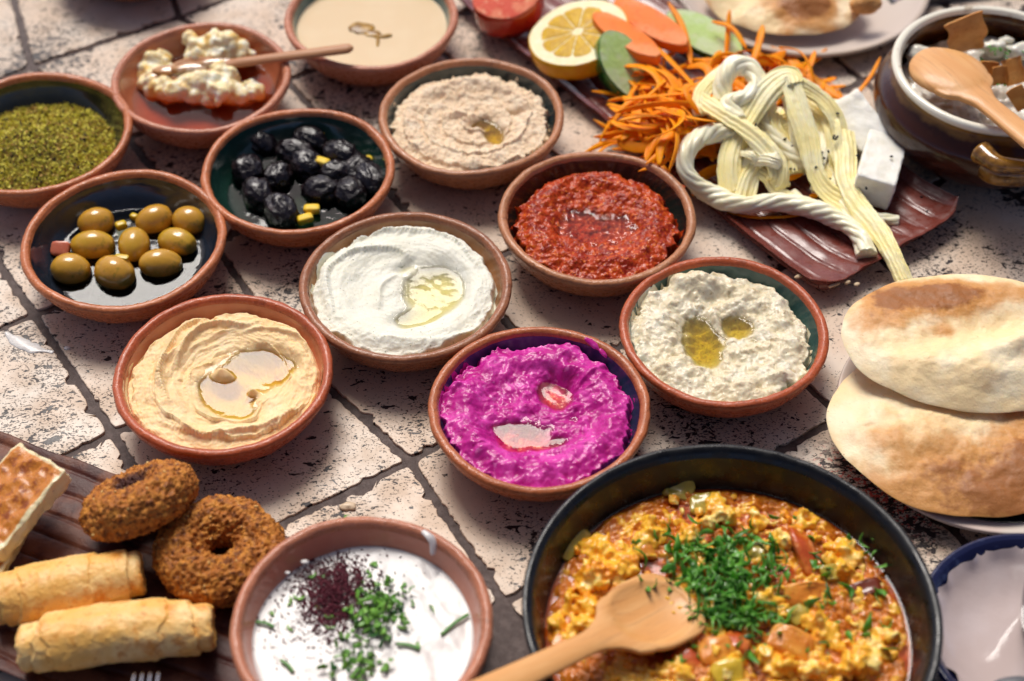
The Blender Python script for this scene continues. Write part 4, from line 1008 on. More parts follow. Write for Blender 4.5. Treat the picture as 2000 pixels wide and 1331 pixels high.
def w_up(x, y):
    f = .75*np.exp(-((y+1.0-.42*(x-1.5))/.75)**2)*sstep(-2.5, 2.5, x)      # soft fold across the bread
    d = -.5*np.exp(-((y-.6-.30*x)/1.2)**2)*sstep(-5, 0, x)+.25*np.exp(-((y+2.6+.1*x)/.8)**2)*sstep(-6, -1, x)
    return f+d+.28*sstep(0, 6, y)*0+.12*fbm(x*.25, y*.25, 8, 2)
q = P(1905, 672, 3.3)
pita((q[0], q[1], 3.5), 7.35, 4.95, 1.5, -3, 'upper flat bread with toasted brown patches at its back edge', [(-4.6, 2.4, .85, .7, 1.0), (-2.1, 2.4, 1.6, .9, .8), (-4.8, .9, 1.4, .9, .45), (-3, 3.4, 4, .8, .6), (0, 3.0, 2.2, 1.0, .5), (-1.8, .2, .8, .6, .45), (4, 3.2, 2, 1, .3), (-6.2, .5, 1.0, 2.2, .3), (-2, 1.6, 3.5, 1.0, .25), (3, .5, 1.5, .6, .2)], w_up, 6, (5, 0), [(-3.5, -2.0, 2.6, 1.2, .25), (0, -3.2, 3, 1.0, .22), (3, -1.8, 2, 1, .3)], edge_t=.2)
# bread at the back
plate('bread_plate', (20.6, 34.3, 0), 9.2, 1.3, 'beige stoneware plate at the top edge behind the carrot shreds', pm('beige_stoneware', (.44, .35, .27), .3, [('noise', .5, .4, .7, (.52, .43, .36))], coat=.3), pm('greyed_glaze', (.56, .47, .40), .4))
q = P(1535, 12, 1.8)
pita((q[0], q[1]+1.2, 1.9), 5.6, 4.2, 1.5, -8, 'browned flat bread on the plate at the top edge', [(1.0, -2.0, 1.5, 1.6, .8), (2.6, -1.5, 1.2, 1.2, .7), (4.8, .6, .6, .8, 1.1), (-1, -1, 2, 1.5, .35), (3, 1, 2, 1, .5)], lambda x, y: .3*fbm(x*.3, y*.3, 2, 2), 12, (8, 0), [(1, -1, 2, 2, .3)], edge_t=.5)
tag(mesh('bread_corner', *blob((0, 0, 0), (1.1, .7, .7), 4, .2, 1, 2), BR, None, P(1690, 8, 2.6), attrs={'toast': np.full(len(ico(4)[0]), .75)}), 'browned bread corner at the right of the back plate', 'bread')

# ------------------------------------------------------------------ carrot shreds
def carrot_mat(n, c, c2): return pm(n, c, .4, [('noise', .8, .4, .7, c2), ('rand', 0, 0, 1, (.88, .24, .01), .5)], [('noise', 3, .02)], sss=.3, sssr=(1, .35, .08), spec=.18, stretch=(.6, 1, 1))
CAR = carrot_mat('raw_carrot', (.97, .28, .003), (.98, .37, .006))
def shred(pts, w=.38, th=.09, seed=0, label=None, group='carrot shreds heaped behind the string cheese', twist=1.0, n=30):
    pts = np.array(pts, float); c = pts.mean(0); r = random.Random(seed); ph = r.gauss(0, .5)
    def sec(s, l, phi):
        tw = ph+twist*l*.35; k = (1-abs(2*s-1)**6)*.85+.15
        a = w/2*k*np.sign(np.cos(phi))*np.abs(np.cos(phi))**.5; b = th/2*np.sign(np.sin(phi))*np.abs(np.sin(phi))**.5
        return a*math.cos(tw)-b*math.sin(tw), a*math.sin(tw)+b*math.cos(tw)
    V, F = sweep(pts-c, n, sec, 8)
    o = mesh('carrot_shred', V, F, CAR, None, c)
    return tag(o, label or 'thin curved orange carrot shred in the heap behind the string cheese', 'carrot', group)
rc = random.Random(12)
for i in range(150):
    px = 1300+rc.gauss(0, 62); py = 222+rc.gauss(0, 52)
    if rc.random() < .25: px = rc.uniform(1380, 1600); py = rc.uniform(110, 190)
    dd = math.hypot((px-1335)/150, (py-230)/130); z = .95+3.4*math.exp(-dd*dd*1.2)*rc.uniform(.3, 1)
    py = min(py, 285) if px < 1345 else py; px = max(px, 1238)
    z = min(z, 1.3) if px > 1335 and py > 225 else z
    c = P(px, py, z); a = rc.uniform(0, 6.28); Lh = rc.uniform(2.8, 6.5); k = rc.uniform(-.22, .22); zb = rc.uniform(-.5, 1.8) if z > 1.35 else rc.uniform(-.3, .2)
    pts = []
    for s in np.linspace(-.5, .5, 5):
        aa = a+k*s*Lh; pts.append(c+np.array([math.cos(aa)*s*Lh-math.sin(aa)*k*s*s*Lh*3, math.sin(aa)*s*Lh+math.cos(aa)*k*s*s*Lh*3, zb*(.25-s*s)*2]))
    pts = np.array(pts); pts[:, 2] = np.maximum(pts[:, 2], .95)
    shred(pts, (rc.uniform(.26, .45) if i % 3 else rc.uniform(.55, .8)), .08, i, ('orange carrot shred on the left side of the heap, nearer the cucumber piece' if px < 1290 else 'orange carrot shred in the middle of the heap beside the cheese rope' if px < 1385 else 'orange carrot shred at the back right of the heap behind the cheese knot'), twist=rc.uniform(-.5, .5))
def pp(*l): return [P(*p) for p in l]
for pts, w, lab in [
    (pp((1168, 290, .7), (1178, 262, 1.6), (1205, 225, 2.2), (1245, 190, 2.5)), .42, 'carrot shred arching left over the board edge towards the beige dip'),
    (pp((1172, 272, 1.0), (1205, 248, 1.7), (1240, 238, 2.0), (1300, 232, 2.2)), .36, 'carrot shred curving low beside the leftmost arching shred'),
    (pp((1195, 292, 1.5), (1235, 288, 1.9), (1275, 272, 2.2), (1330, 235, 2.4)), .42, 'carrot shred reaching forward to the red pepper paste bowl'),
    (pp((1243, 200, 2.6), (1262, 245, 2.5), (1290, 275, 2.3), (1335, 300, 1.9)), .50, 'broad carrot shred running down the front of the heap'),
    (pp((1255, 178, 2.9), (1285, 215, 3.0), (1320, 250, 2.6), (1370, 275, 2.2)), .46, 'carrot shred just above the broad front one'),
    (pp((1720, 112, 2.2), (1700, 150, 2.0), (1672, 185, 1.7), (1635, 213, 1.4)), .30, 'lone carrot shred pointing up between feta and the brown pot'),
    (pp((1522, 92, 2.8), (1560, 100, 3.2), (1582, 130, 3.0), (1592, 178, 2.2)), .34, 'hooked carrot shred above the right of the string cheese'),
    (pp((1490, 50, 3.5), (1482, 85, 3.2), (1470, 125, 2.8)), .52, 'upright wide carrot shred above the cheese knot'),
    (pp((1425, 20, 3.4), (1422, 60, 3.0), (1418, 110, 2.6)), .42, 'tall upright carrot shred over the cucumber slice'),
    (pp((1390, 42, 3.2), (1430, 55, 3.4), (1458, 95, 3.0)), .36, 'curled carrot shred across the tall upright one'),
    (pp((1305, 5, 3.0), (1330, 45, 2.8), (1345, 95, 2.6), (1350, 130, 2.4)), .42, 'long carrot shred crossing the left end of the back cucumber'),
    (pp((1545, 160, 2.0), (1575, 140, 2.2), (1592, 100, 2.4)), .5, 'broad carrot shred end to the right of the cheese knot'),
    (pp((1590, 165, .9), (1610, 160, .9), (1633, 152, .9)), .55, 'flat carrot shred lying right of the heap on the board edge'),
    (pp((1225, 150, 2.4), (1270, 146, 2.8), (1340, 158, 2.9)), .70, 'wide flat carrot shred on top next to the cucumber piece'),
    (pp((1215, 130, 2.4), (1228, 152, 2.4), (1250, 178, 2.4)), .5, 'short carrot shred on the skin of the cucumber piece'),
    (pp((1280, 90, 2.9), (1320, 130, 3.1), (1360, 175, 2.9), (1380, 215, 2.6)), .5, 'carrot shred running from the carrot slices into the cheese'),
    (pp((1300, 320, .95), (1310, 345, .95), (1330, 365, .9)), .3, 'carrot shred end beside the red paste bowl rim'),
    (pp((1420, 415, .95), (1480, 425, .95), (1560, 420, .95), (1590, 400, 1.0)), .34, 'carrot shred lying under the front twisted cheese rope'),
    (pp((1520, 350, 1.2), (1550, 345, 1.6), (1590, 318, 1.4)), .45, 'carrot shred between the cheese strands in the middle'),
    (pp((1580, 385, .95), (1600, 378, 1.0), (1592, 360, .9)), .4, 'short carrot curl under the cheese near its centre')]:
    shred(pts, w, .1, len(lab), lab, twist=.15)
shred(pp((1378, 392, 1.2), (1372, 384, 1.25), (1366, 386, 1.2)), .25, .1, 2, 'tiny carrot crumb on the near edge of the board')

# ------------------------------------------------------------------ vegetables and fruit on the board
def disc(c, a, b, T, rot, mat_side, mat_top, name, part, label, cat, wob=.03, seed=0, dome=0.05):
    m_ = 120; t = np.linspace(0, 2*np.pi, m_, endpoint=False); w = 1+wob*fbm(np.cos(t)*1.2+seed, np.sin(t)*1.2, seed, 3)
    def ring(k, z): return np.stack([k*a*w*np.cos(t), k*b*w*np.sin(t), z+0*t], -1)
    rows = [ring(.02, -T/2), ring(.9, -T/2), ring(.98, -T/2+.05), ring(1.0, -T/4), ring(1.0, T/4), ring(.985, T/2-.04), ring(.965, T/2)]
    o = mesh(name, np.concatenate(rows), gridfaces(len(rows), m_, True), mat_side, None, c, rot=rot); tag(o, label, cat)
    ks = np.linspace(.965, .01, 30); V = np.concatenate([ring(k, T/2+dome*(1-k*k)) for k in ks])
    V[:, 2] += .015*fbm(V[:, 0]*3, V[:, 1]*3, seed, 3)
    mesh(part, V, gridfaces(30, m_, True), mat_top, o)
    return o
RIND = pm('orange_rind', (.96, .50, .008), .4, [('noise', 1, .4, .7, (.92, .38, .006))], [('noise', 9, .03)])
PITH = pm('orange_pith', (.95, .84, .52), .6, [('noise', 2, .4, .7, (.96, .88, .62))], [('noise', 6, .02)], sss=.3, spec=.2)
oc = P(1133, 78, 2.35)
og = disc(oc, 3.45, 3.4, 1.35, (R(3), R(-14), 0), RIND, PITH, 'orange_slice', 'pith', 'thick round orange slice at the back of the board', 'orange')
def segs():
    PU = pm('orange_pulp', (.58, .32, .006), .45, [('noise', 2.2, .4, .65, (.72, .44, .015)), ('noise', 5, .62, .7, (.82, .66, .2), .5)], [('vor', 4, .03)], sss=.3, sssr=(1, .7, .1), spec=.3)
    for i in range(10):
        a0 = i*.6283+.1; V = []; F = []
        ks = np.linspace(0, 1, 12); ths = np.linspace(a0+.014, a0+.6283-.014, 12)
        for k in ks:
            for th in ths:
                e = abs((th-a0)/.6283-.5)*2; rr = .22+(2.55-.22)*k*(1-.10*e**4)
                bump = .07*(1-(2*k-1)**4)*(1-e**4)+.02*fbm(np.array([rr*math.cos(th)*4]), rr*math.sin(th)*4, i)[0]
                V.append((rr*math.cos(th), rr*math.sin(th), .70+bump))
        mesh('segment', V, gridfaces(12, 12), PU, og)
segs()
CS = carrot_mat('carrot_slice', (.82, .20, .035), (.84, .27, .07))
for (px, py, z, a, b, rz, tl, lab) in [(1222, 76, 3.4, 3.2, 1.0, -50, (4, 0), 'oval carrot slice overlapping the orange slice'), (1272, 50, 2.9, 3.4, 1.05, -48, (14, 0), 'second oval carrot slice between the first one and the cucumber')]:
    disc(P(px, py, z), a, b, .85, (R(tl[0]), R(tl[1]), R(rz)), CS, pm('carrot_core', (.93, .20, .015), .5, [('noise', .5, .45, .6, (.92, .30, .10)), ('noise', 2, .52, .66, (.88, .15, .01), .7)], [('noise', 4, .015)], sss=.3, spec=.25), 'carrot_slice', 'cut_face', lab, 'carrot', .05, int(px))
SKIN = pm('cucumber_skin', (.02, .13, .018), .2, [('noise', .9, .42, .62, (.10, .32, .05)), ('noise', 5, .6, .7, (.01, .06, .01), .5)], [('noise', 3, .03)], coat=.5)
FLESH = pm('cucumber_flesh', (.48, .66, .22), .5, [('noise', .8, .4, .65, (.58, .70, .40)), ('noise', 3.5, .62, .7, (.66, .66, .38), .6)], [('noise', 5, .02)], sss=.3, sssr=(.6, 1, .4), spec=.25)
disc(P(1375, 72, 2.1), 3.1, 1.45, .6, (R(10), R(8), R(-38)), SKIN, FLESH, 'cucumber_slice', 'cut_face', 'long oval cucumber slice at the back among carrot shreds', 'cucumber', .03, 3)
disc(P(1213, 132, 2.5), 2.5, 1.5, 1.5, (R(4), R(34), R(-58)), SKIN, FLESH, 'cucumber_slice', 'cut_face', 'short green skinned cucumber piece in front of the carrot slices', 'cucumber', .04, 5)
TS = pm('tomato_skin', (.58, .035, .012), .12, [('noise', .8, .4, .7, (.62, .07, .02))], sss=.2, coat=.6)
TF = pm('tomato_flesh', (.66, .06, .02), .5, [('noise', .7, .46, .62, (.76, .20, .09)), ('noise', 2.2, .6, .68, (.80, .50, .28), .7)], [('noise', 2, .04)], sss=.3, sssr=(1, .3, .2), spec=.25)
disc(P(992, 8, 2.3), 2.5, 2.3, 2.0, (R(8), R(-10), R(20)), TS, TF, 'tomato_half', 'cut_face', 'cut red tomato at the far corner of the board', 'tomato', .06, 8, .12)

# ------------------------------------------------------------------ string cheese
CHZ = pm('string_cheese', (.98, .83, .40), .4, [('noise', .5, .4, .65, (.98, .88, .55)), ('noise', 1.2, .55, .72, (.96, .78, .30), .5)], [('noise', 2, .06), ('noise', 7, .02)], sss=.4, sssr=(1, .8, .4), spec=.35, coat=.05)
CHW = pm('white_string_cheese', (.97, .88, .60), .35, [('noise', .8, .4, .7, (.98, .92, .72))], [('noise', 3, .02)], sss=.45, sssr=(1, .85, .6), coat=.2)
def rope(pts, r, label, strands=6, tw=1.6, mat=None, flat=1.0, n=150, taper=(1, 1), groove=.095):
    pts = np.array(pp(*pts)); c = pts.mean(0)
    def sec(s, l, phi):
        k = r*(taper[0]+(taper[1]-taper[0])*s)*(1+.10*math.sin(l*1.1+r*9)); tl = tw*l*.55+.35*math.sin(l*.8); g = 1-groove+groove*2*np.abs(np.cos((phi-tl)*(strands)/2))**.6+.05*np.cos((phi-tl)*2+1)
        g = g*(1+.05*np.sin(phi*3+l*2.1))
        return k*g*np.cos(phi), k*g*np.sin(phi)*flat
    V, F = sweep(pts-c, n, sec, 56)
    V += .03*np.stack([fbm(V[:, 0]*2, V[:, 1]*2, V[:, 2]*2, 2)]*3, -1)
    return tag(mesh('cheese_rope', V, F, mat or CHW, None, c), label, 'cheese')
def band(pts, w, th, label, folds=5, n=130, tw=.0, taper=(1, 1), mat=None, ph=0, up=(0, 0, 1)):
    pts = np.array(pp(*pts)); c = pts.mean(0)
    def sec(s, l, phi):
        k = (taper[0]+(taper[1]-taper[0])*s)*(1+.10*math.sin(l*.9+ph)); a = np.cos(phi); u = a*(1+.12*math.sin(l*.7+ph))
        fold = .40*np.sin(u*(folds-.8)+ph+.8*np.sin(l*.7+ph))+.10*np.sin(u*folds*2.3+ph*2+l*.6)
        y = th/2*np.sin(phi)+th*.75*fold*(1-.2*a*a); y = y+th*.10*np.sin(u*17+1.5*np.sin(l*.9+ph)); x = w*.54*a*k
        t_ = tw*l; return x*math.cos(t_)-y*math.sin(t_), x*math.sin(t_)+y*math.cos(t_)
    V, F = sweep(pts-c, n, sec, 72, up=up)
    V += .035*np.stack([fbm(V[:, 0]*1.6, V[:, 1]*1.6, V[:, 2]*1.6+ph, 3)]*3, -1)
    return tag(mesh('cheese_strand', V, F, mat or CHZ, None, c), label, 'cheese')
rope([(1440, 262, 3.0), (1385, 262, 3.4), (1345, 290, 3.5), (1340, 335, 2.8), (1385, 378, 1.7), (1450, 400, 1.7), (1520, 395, 1.7), (1590, 410, 1.7), (1650, 437, 1.7), (1682, 468, 1.6), (1692, 500, 1.5)], .55, 'twisted white cheese rope looping round the left and front of the knot', 7, 1.5, n=260)
rope([(1410, 200, 3.6), (1412, 160, 4.4), (1432, 132, 4.9), (1465, 135, 4.9), (1480, 165, 4.6), (1460, 190, 4.3), (1425, 205, 4.0), (1440, 240, 3.6)], .58, 'small twisted cheese loop at the top of the knot', 6, 1.7, n=180)
rope([(1590, 318, 1.8), (1560, 318, 2.0), (1535, 295, 2.3), (1510, 265, 2.7), (1490, 235, 3.1), (1505, 205, 3.5)], .50, 'twisted cheese strand ending in the middle of the heap', 6, 1.5, n=120)
rope([(1540, 190, 4.0), (1552, 235, 3.4), (1560, 280, 2.6), (1590, 316, 1.8), (1562, 330, 1.6)], .46, 'ribbed cheese strand curling back behind the seeds', 6, 1.4, n=110)
rope([(1545, 380, 1.2), (1600, 415, 1.15), (1660, 430, 1.15), (1715, 428, 1.15), (1755, 432, 1.15)], .36, 'short cheese stub sticking out to the right on the board', 5, 1.0, n=90)
band([(1430, 130, 4.4), (1395, 155, 4.2), (1372, 180, 4.0), (1368, 210, 3.8), (1372, 225, 3.6)], 1.1, .34, 'yellowish cheese strand bending down the left of the top loop', 3, 80, ph=1)
band([(1362, 192, 3.8), (1400, 215, 4.0), (1448, 245, 3.9), (1485, 275, 3.6), (1515, 315, 3.0), (1522, 350, 2.4), (1510, 362, 2.0)], 1.35, .42, 'thick folded cheese strand crossing the front from upper left', 4, 140, ph=2.2)
band([(1432, 378, 1.5), (1428, 330, 2.3), (1436, 280, 3.0), (1465, 225, 3.9), (1498, 180, 4.7), (1535, 152, 5.0), (1548, 168, 4.9)], 1.5, .40, 'wide cheese strand rising from the front left to the peak', 4, 150, ph=.4)
band([(1452, 388, 1.4), (1462, 350, 2.0), (1480, 320, 2.5), (1490, 290, 3.0)], 1.5, .5, 'folded cheese end hanging down at the front of the knot', 4, 90, ph=3.1, taper=(1, .8))
band([(1530, 150, 5.0), (1562, 165, 4.8), (1600, 190, 4.2), (1628, 225, 3.6), (1640, 270, 2.8), (1640, 320, 2.2)], 1.2, .40, 'cheese strand sweeping right from the peak', 3, 130, ph=4)
band([(1545, 165, 4.9), (1560, 220, 4.2), (1578, 275, 3.4), (1590, 330, 2.6), (1610, 370, 2.0), (1655, 405, 1.6)], 1.3, .38, 'flat cheese strand running down the middle from the peak', 4, 150, ph=5.2)
band([(1640, 260, 2.9), (1650, 310, 2.6), (1655, 355, 2.3), (1680, 405, 2.0), (1715, 450, 1.9), (1745, 500, 1.7), (1768, 552, 1.2)], 1.3, .42, 'long flat cheese strand hanging over the near edge of the board', 3, 190, ph=1.3, taper=(1.2, .85))
band([(1625, 330, 1.6), (1632, 365, 1.6), (1650, 395, 1.6), (1690, 440, 1.6)], 1.3, .5, 'pale cheese strand lying beside the long hanging one', 3, 90, ph=2.6, mat=CHW)
band([(1500, 225, 3.2), (1510, 260, 2.9), (1545, 300, 2.2), (1560, 340, 1.6)], 1.6, .5, 'inner yellow cheese strand in the shade of the knot', 4, 80, ph=.9)
band([(1475, 330, 2.2), (1500, 345, 2.2), (1520, 375, 1.7), (1545, 392, 1.5)], 1.0, .42, 'cheese strand slipping under the front rope', 3, 70, ph=3.6)
band([(1560, 205, 3.2), (1600, 235, 2.8), (1610, 280, 2.2), (1600, 330, 1.6)], 1.9, .5, 'broad pale cheese piece inside the right arch', 3, 80, ph=2.0)
band([(1395, 215, 2.6), (1430, 225, 3.0), (1470, 215, 3.4), (1500, 215, 3.0)], 1.6, .6, 'cheese strand filling the gap under the top loop', 4, 80, ph=1.9)

rk = random.Random(17)
for i in range(11):
    x0, y0 = rk.uniform(1400, 1500), rk.uniform(215, 340); x1, y1 = x0+rk.uniform(60, 150), y0+rk.uniform(-60, 70)
    if i % 3 == 0: x0, y0, x1, y1 = rk.uniform(1540, 1590), rk.uniform(190, 230), rk.uniform(1560, 1640), rk.uniform(330, 390)
    xm, ym = (x0+x1)/2+rk.uniform(-30, 30), (y0+y1)/2-rk.uniform(0, 40)
    za, zb_, zm = rk.uniform(1.3, 2.2), rk.uniform(1.2, 2.0), rk.uniform(2.3, 3.3)
    band([(x0, y0, za), ((x0+xm)/2, (y0+ym)/2-8, (za+zm)/2+.2), (xm, ym, zm), ((x1+xm)/2, (y1+ym)/2, (zb_+zm)/2+.1), (x1, y1, zb_)], rk.uniform(.7, 1.1), .42,
         ('narrow inner cheese strand tangled inside the knot' if i % 3 else 'narrow inner cheese strand under the right arch'), 3, 60, ph=i*1.3, mat=CHZ if i % 2 else CHW, tw=rk.uniform(-.2, .2))['group'] = 'inner cheese strands'
# ------------------------------------------------------------------ feta blocks and black seeds
FET = pm('feta', (.90, .88, .80), .5, [('noise', 1.2, .4, .7, (.80, .77, .66)), ('noise', 6, .68, .73, (.62, .58, .44), .5)], [('noise', 4, .04), ('noise', 14, .015)], sss=.4, sssr=(1, .9, .7))
def block(size, loc, rot, label, name='feta_block', mat=FET, seed=0, amp=.06, sub=26, cat='cheese'):
    s = np.array(size)/2; k = sub; V = []; F = []; g = np.linspace(-1, 1, k)
    A_, B_ = np.meshgrid(g, g, indexing='ij'); o_ = 0
    for ax in range(3):
        for sg in (-1, 1):
            p = np.zeros((k, k, 3)); p[..., ax] = sg; p[..., (ax+1) % 3] = A_; p[..., (ax+2) % 3] = B_
            V.append(p.reshape(-1, 3)); f = gridfaces(k, k, off=o_); F.append(f if sg > 0 else f[:, ::-1]); o_ += k*k
    V = np.concatenate(V); rad = .10/s.min(); inner = np.clip(V, -1+.12, 1-.12); d = V-inner; l = np.linalg.norm(d, axis=1)[:, None]+1e-9
    V = inner+d/np.maximum(l, 1e-9)*np.minimum(l, .12); V = V*s
    V = V+amp*np.stack([fbm(V[:, 0]*1.1+seed, V[:, 1]*1.1, V[:, 2]*1.1+j*7, 3) for j in range(3)], -1)
    o = mesh(name, V, F, mat, None, loc, rot=rot)
    import bmesh
    b = bmesh.new(); b.from_mesh(o.data); bmesh.ops.remove_doubles(b, verts=b.verts, dist=1e-6); bmesh.ops.recalc_face_normals(b, faces=b.faces)
    for f in b.faces: f.smooth = True
    b.to_mesh(o.data); b.free()
    return tag(o, label, cat)
block((2.5, 5.2, 2.1), P(1716, 330, 1.95), (R(-4), R(6), R(-18)), 'rectangular white feta block standing on the right of the board')
block((2.4, 4.0, 2.6), P(1678, 252, 1.8), (R(14), R(-20), R(24)), 'white feta block behind, half covered by the cheese strands', seed=4)
SEED = pm('nigella', (.008, .008, .009), .5)
sv, sf = blob((0, 0, 0), (.13, .08, .07), 2, .2, 4, 2)
seed0 = None; rs = random.Random(31)
spots = [(1476, 244, 4.1), (1533, 272, 2.9), (1540, 288, 2.6), (1547, 286, 2.6), (1552, 283, 2.6), (1563, 291, 2.4), (1599, 279, 2.9), (1605, 298, 2.7), (1618, 296, 2.8), (1604, 303, 2.6), (1609, 309, 2.6), (1607, 321, 2.5), (1594, 327, 2.6), (1629, 266, 3.3), (1632, 272, 3.3), (1628, 270, 3.3), (1675, 304, 2.8), (1741, 306, 3.05), (1692, 368, 3.0), (1545, 330, 1.9), (1551, 331, 1.9), (1538, 336, 1.8), (1620, 350, 2.0), (1636, 222, 3.6), (1690, 297, 2.6), (1800, 385, .95), (1811, 414, .95), (1680, 330, 2.2), (1612, 341, 2.2), (1624, 366, 1.9), (1635, 268, 3.3)]
for i, (px, py, z) in enumerate(spots):
    if seed0 is None: seed0 = s_ = mesh('nigella_seed', sv, sf, SEED, None, P(px, py, z+.12))
    else:
        s_ = seed0.copy(); COL.objects.link(s_); s_.location = [v*CM for v in P(px, py, z+.12)]
    s_.rotation_euler = (rs.uniform(-.5, .5), rs.uniform(-.5, .5), rs.uniform(0, 3.14))
    lab = {(1800, 385): 'black seed lying alone on the bare board near its right corner', (1811, 414): 'black seed in a groove of the board, nearer its edge', (1741, 306): 'black seed on top of the front feta block, near its right edge',
           (1692, 368): 'black seed low on the front feta block', (1476, 244): 'lone black seed on the left folded cheese strand', (1636, 222): 'lone black seed on the right arch of cheese'}.get((px, py), 'tiny black seed sprinkled among the cheese strands')
    tag(s_, lab, 'seed', 'black seeds on the cheese')

# ------------------------------------------------------------------ fried pieces on the near board
FAL = pm('fried_crust', (.42, .14, .024), .6, [('noise', 1.6, .42, .62, (.60, .24, .04)), ('noise', 2.6, .52, .62, (.16, .045, .010), .9), ('noise', 7, .66, .71, (.70, .40, .10), .8), ('attr:dark', 1.2, .4, .8, (.045, .012, .012), .95, .3)], [('noise', 3.5, .12), ('vor', 5, .06), ('noise', 12, .03)], spec=.25, coat=.08, coatr=.25)
SES = pm('sesame', (.70, .45, .15), .4)
def falafel(c, Rm, rm, rot, label, seed, hole=1.0, dark=()):
    n, m_ = 220, 130; u = np.linspace(0, 2*np.pi, n, endpoint=False)[:, None]; v = np.linspace(0, 2*np.pi, m_, endpoint=False)[None, :]
    def S(u, v, d=0):
        x = (Rm+(rm+d)*np.cos(v))*np.cos(u); y = (Rm+(rm+d)*np.cos(v))*np.sin(u); z = (rm*.92+d)*np.sin(v)
        return x, y, z
    x, y, z = S(u, v); d = .16*fbm(x*.8+seed, y*.8, z*.8, 3)+.12*ridged(x*2.6, y*2.6, z*2.6+seed, 3)-.05+.09*fbm(x*5, y*5, z*5, 3)
    X, Y, Z = S(u, v, d)
    dk = np.zeros_like(X)
    for (dx, dy, dr) in dark: dk = dk+np.exp(-((X-dx)**2+(Y-dy)**2)/dr**2)*(Z > 0)  # crust colour darkens on the upper side around these spots
    V = np.stack([X, Y, Z], -1).reshape(-1, 3); i = np.arange(n); 
    a = i[:, None]*m_+np.arange(m_)[None]; F = np.stack([a, np.roll(a, -1, 0), np.roll(np.roll(a, -1, 0), -1, 1), np.roll(a, -1, 1)], -1).reshape(-1, 4)
    o = mesh('falafel', V, F, FAL, None, c, rot=rot, attrs={'dark': dk.ravel()}); tag(o, label, 'falafel')
    rs = np.random.RandomState(seed); parts = []
    for k in range(46):
        i_, j_ = rs.randint(n), rs.randint(m_); p = np.array([X[i_, j_], Y[i_, j_], Z[i_, j_]])
        parts.append(blob(p, (.13, .08, .05), 1, .1, 2, k, rotm(*rs.uniform(0, 3, 3))))
    V, F, _ = merge(parts); tag(mesh('sesame_seeds', V, F, SES, o), kind='stuff')
falafel(P(272, 978, 3.15), 1.75, 1.28, (R(-30), R(-24), 0), 'falafel ring tipped up against the other, darker around its hole', 3, dark=[(-.2, .3, 1.3)])
falafel(P(430, 1078, 2.0), 1.95, 1.28, (R(4), R(4), R(40)), 'flat falafel ring showing its open hole beside the yoghurt bowl', 14, dark=[(0, 0, .6)])
PAS = pm('fried_pastry', (.88, .48, .12), .42, [('noise', .5, .4, .65, (.93, .62, .25)), ('noise', .8, .52, .72, (.72, .26, .03), .9), ('noise', 2.4, .58, .68, (.62, .22, .03), .6), ('noise', 5, .66, .72, (.50, .25, .06), .6)], [('noise', 1.5, .05), ('noise', 6, .03)], sss=.2, coat=.1, coatr=.3, spec=.35)
def roll(A, B, r, label, seed):
    A, B = P(*A), P(*B); Lh = np.linalg.norm(B-A); c = (A+B)/2; n, m_ = 150, 160
    t = np.linspace(-1, 1, n)[:, None]; phi = np.linspace(0, 2*np.pi, m_, endpoint=False)[None, :]
    # outer wrap shorter than the inner one, with a torn, spiralled edge
    step = r*.08*sstep(.55, .53, np.abs(t+.1)+.10*np.sin(phi+seed*2)+.05*fbm(np.cos(phi)*2, np.sin(phi)*2, seed+3, 3))+r*.15*sstep(.80, .785, np.abs(t)+.05*np.sin(phi*1+seed)+.03*fbm(np.cos(phi)*2, np.sin(phi)*2, seed, 2))
    seam = r*.07*(((phi+1.5*t*.3+seed) % (2*np.pi))/(2*np.pi))
    rr = r*.80+step+seam+.07*fbm(t*3+seed, np.cos(phi)*1.2, np.sin(phi)*1.2, 4)+.02*fbm(t*20, np.cos(phi)*6, np.sin(phi)*6, 2)
    endc = np.clip((1-np.abs(t))/.05, 0, 1); rr = rr*(.80+.20*endc**.5)
    x = t*Lh/2+0*phi; bow = .25*r*(1-t**2)*np.sin(seed)
    V = np.stack([x+.12*fbm(np.cos(phi)*2, np.sin(phi)*2, t, 2), rr*np.cos(phi)*1.04+bow, rr*np.sin(phi)*.92], -1).reshape(-1, 3)
    F = [gridfaces(n, m_, True)]; j = np.arange(m_)
    # spiral pastry ends
    for sgn, row in ((-1, 0), (1, n-1)):
        ks = np.linspace(1, .03, 26)[:, None]; base = V[row*m_:(row+1)*m_][None]; cen = base.mean(1, keepdims=True)
        W_ = cen+(base-cen)*ks[..., None]; sp = ((ks*3.2+phi/(2*np.pi)) % 1.0)
        W_[..., 0] = W_[..., 0]*1.0-sgn*(.22*sp**2*np.sqrt(np.clip(1-ks, 0, 1))+.10*(1-ks))
        o_ = len(V); V = np.concatenate([V, W_.reshape(-1, 3)]); F.append(gridfaces(26, m_, True, o_))
    o = mesh('pastry_roll', V, F, PAS, None, c, rot=aim(A, B))
    return tag(o, label, 'pastry roll')
roll((-20, 1178, 1.9), (280, 1120, 2.1), 1.38, 'fried pastry roll cut off by the left edge of the photo', 3)
roll((38, 1268, 2.1), (418, 1225, 2.2), 1.38, 'whole fried pastry roll nearest the viewer with open spiral end', 8)
HAL = pm('fried_cheese', (.80, .68, .40), .35, [('attr:top', .9, .42, .66, (.60, .21, .025), 1, .5), ('attr:top', 2.0, .95, 1.15, (.30, .07, .012), .95, 1.0), ('noise', 6, .68, .72, (.10, .04, .015), .7)], [('noise', 2, .05), ('noise', 8, .02)], sss=.3, coat=.3, coatr=.2)
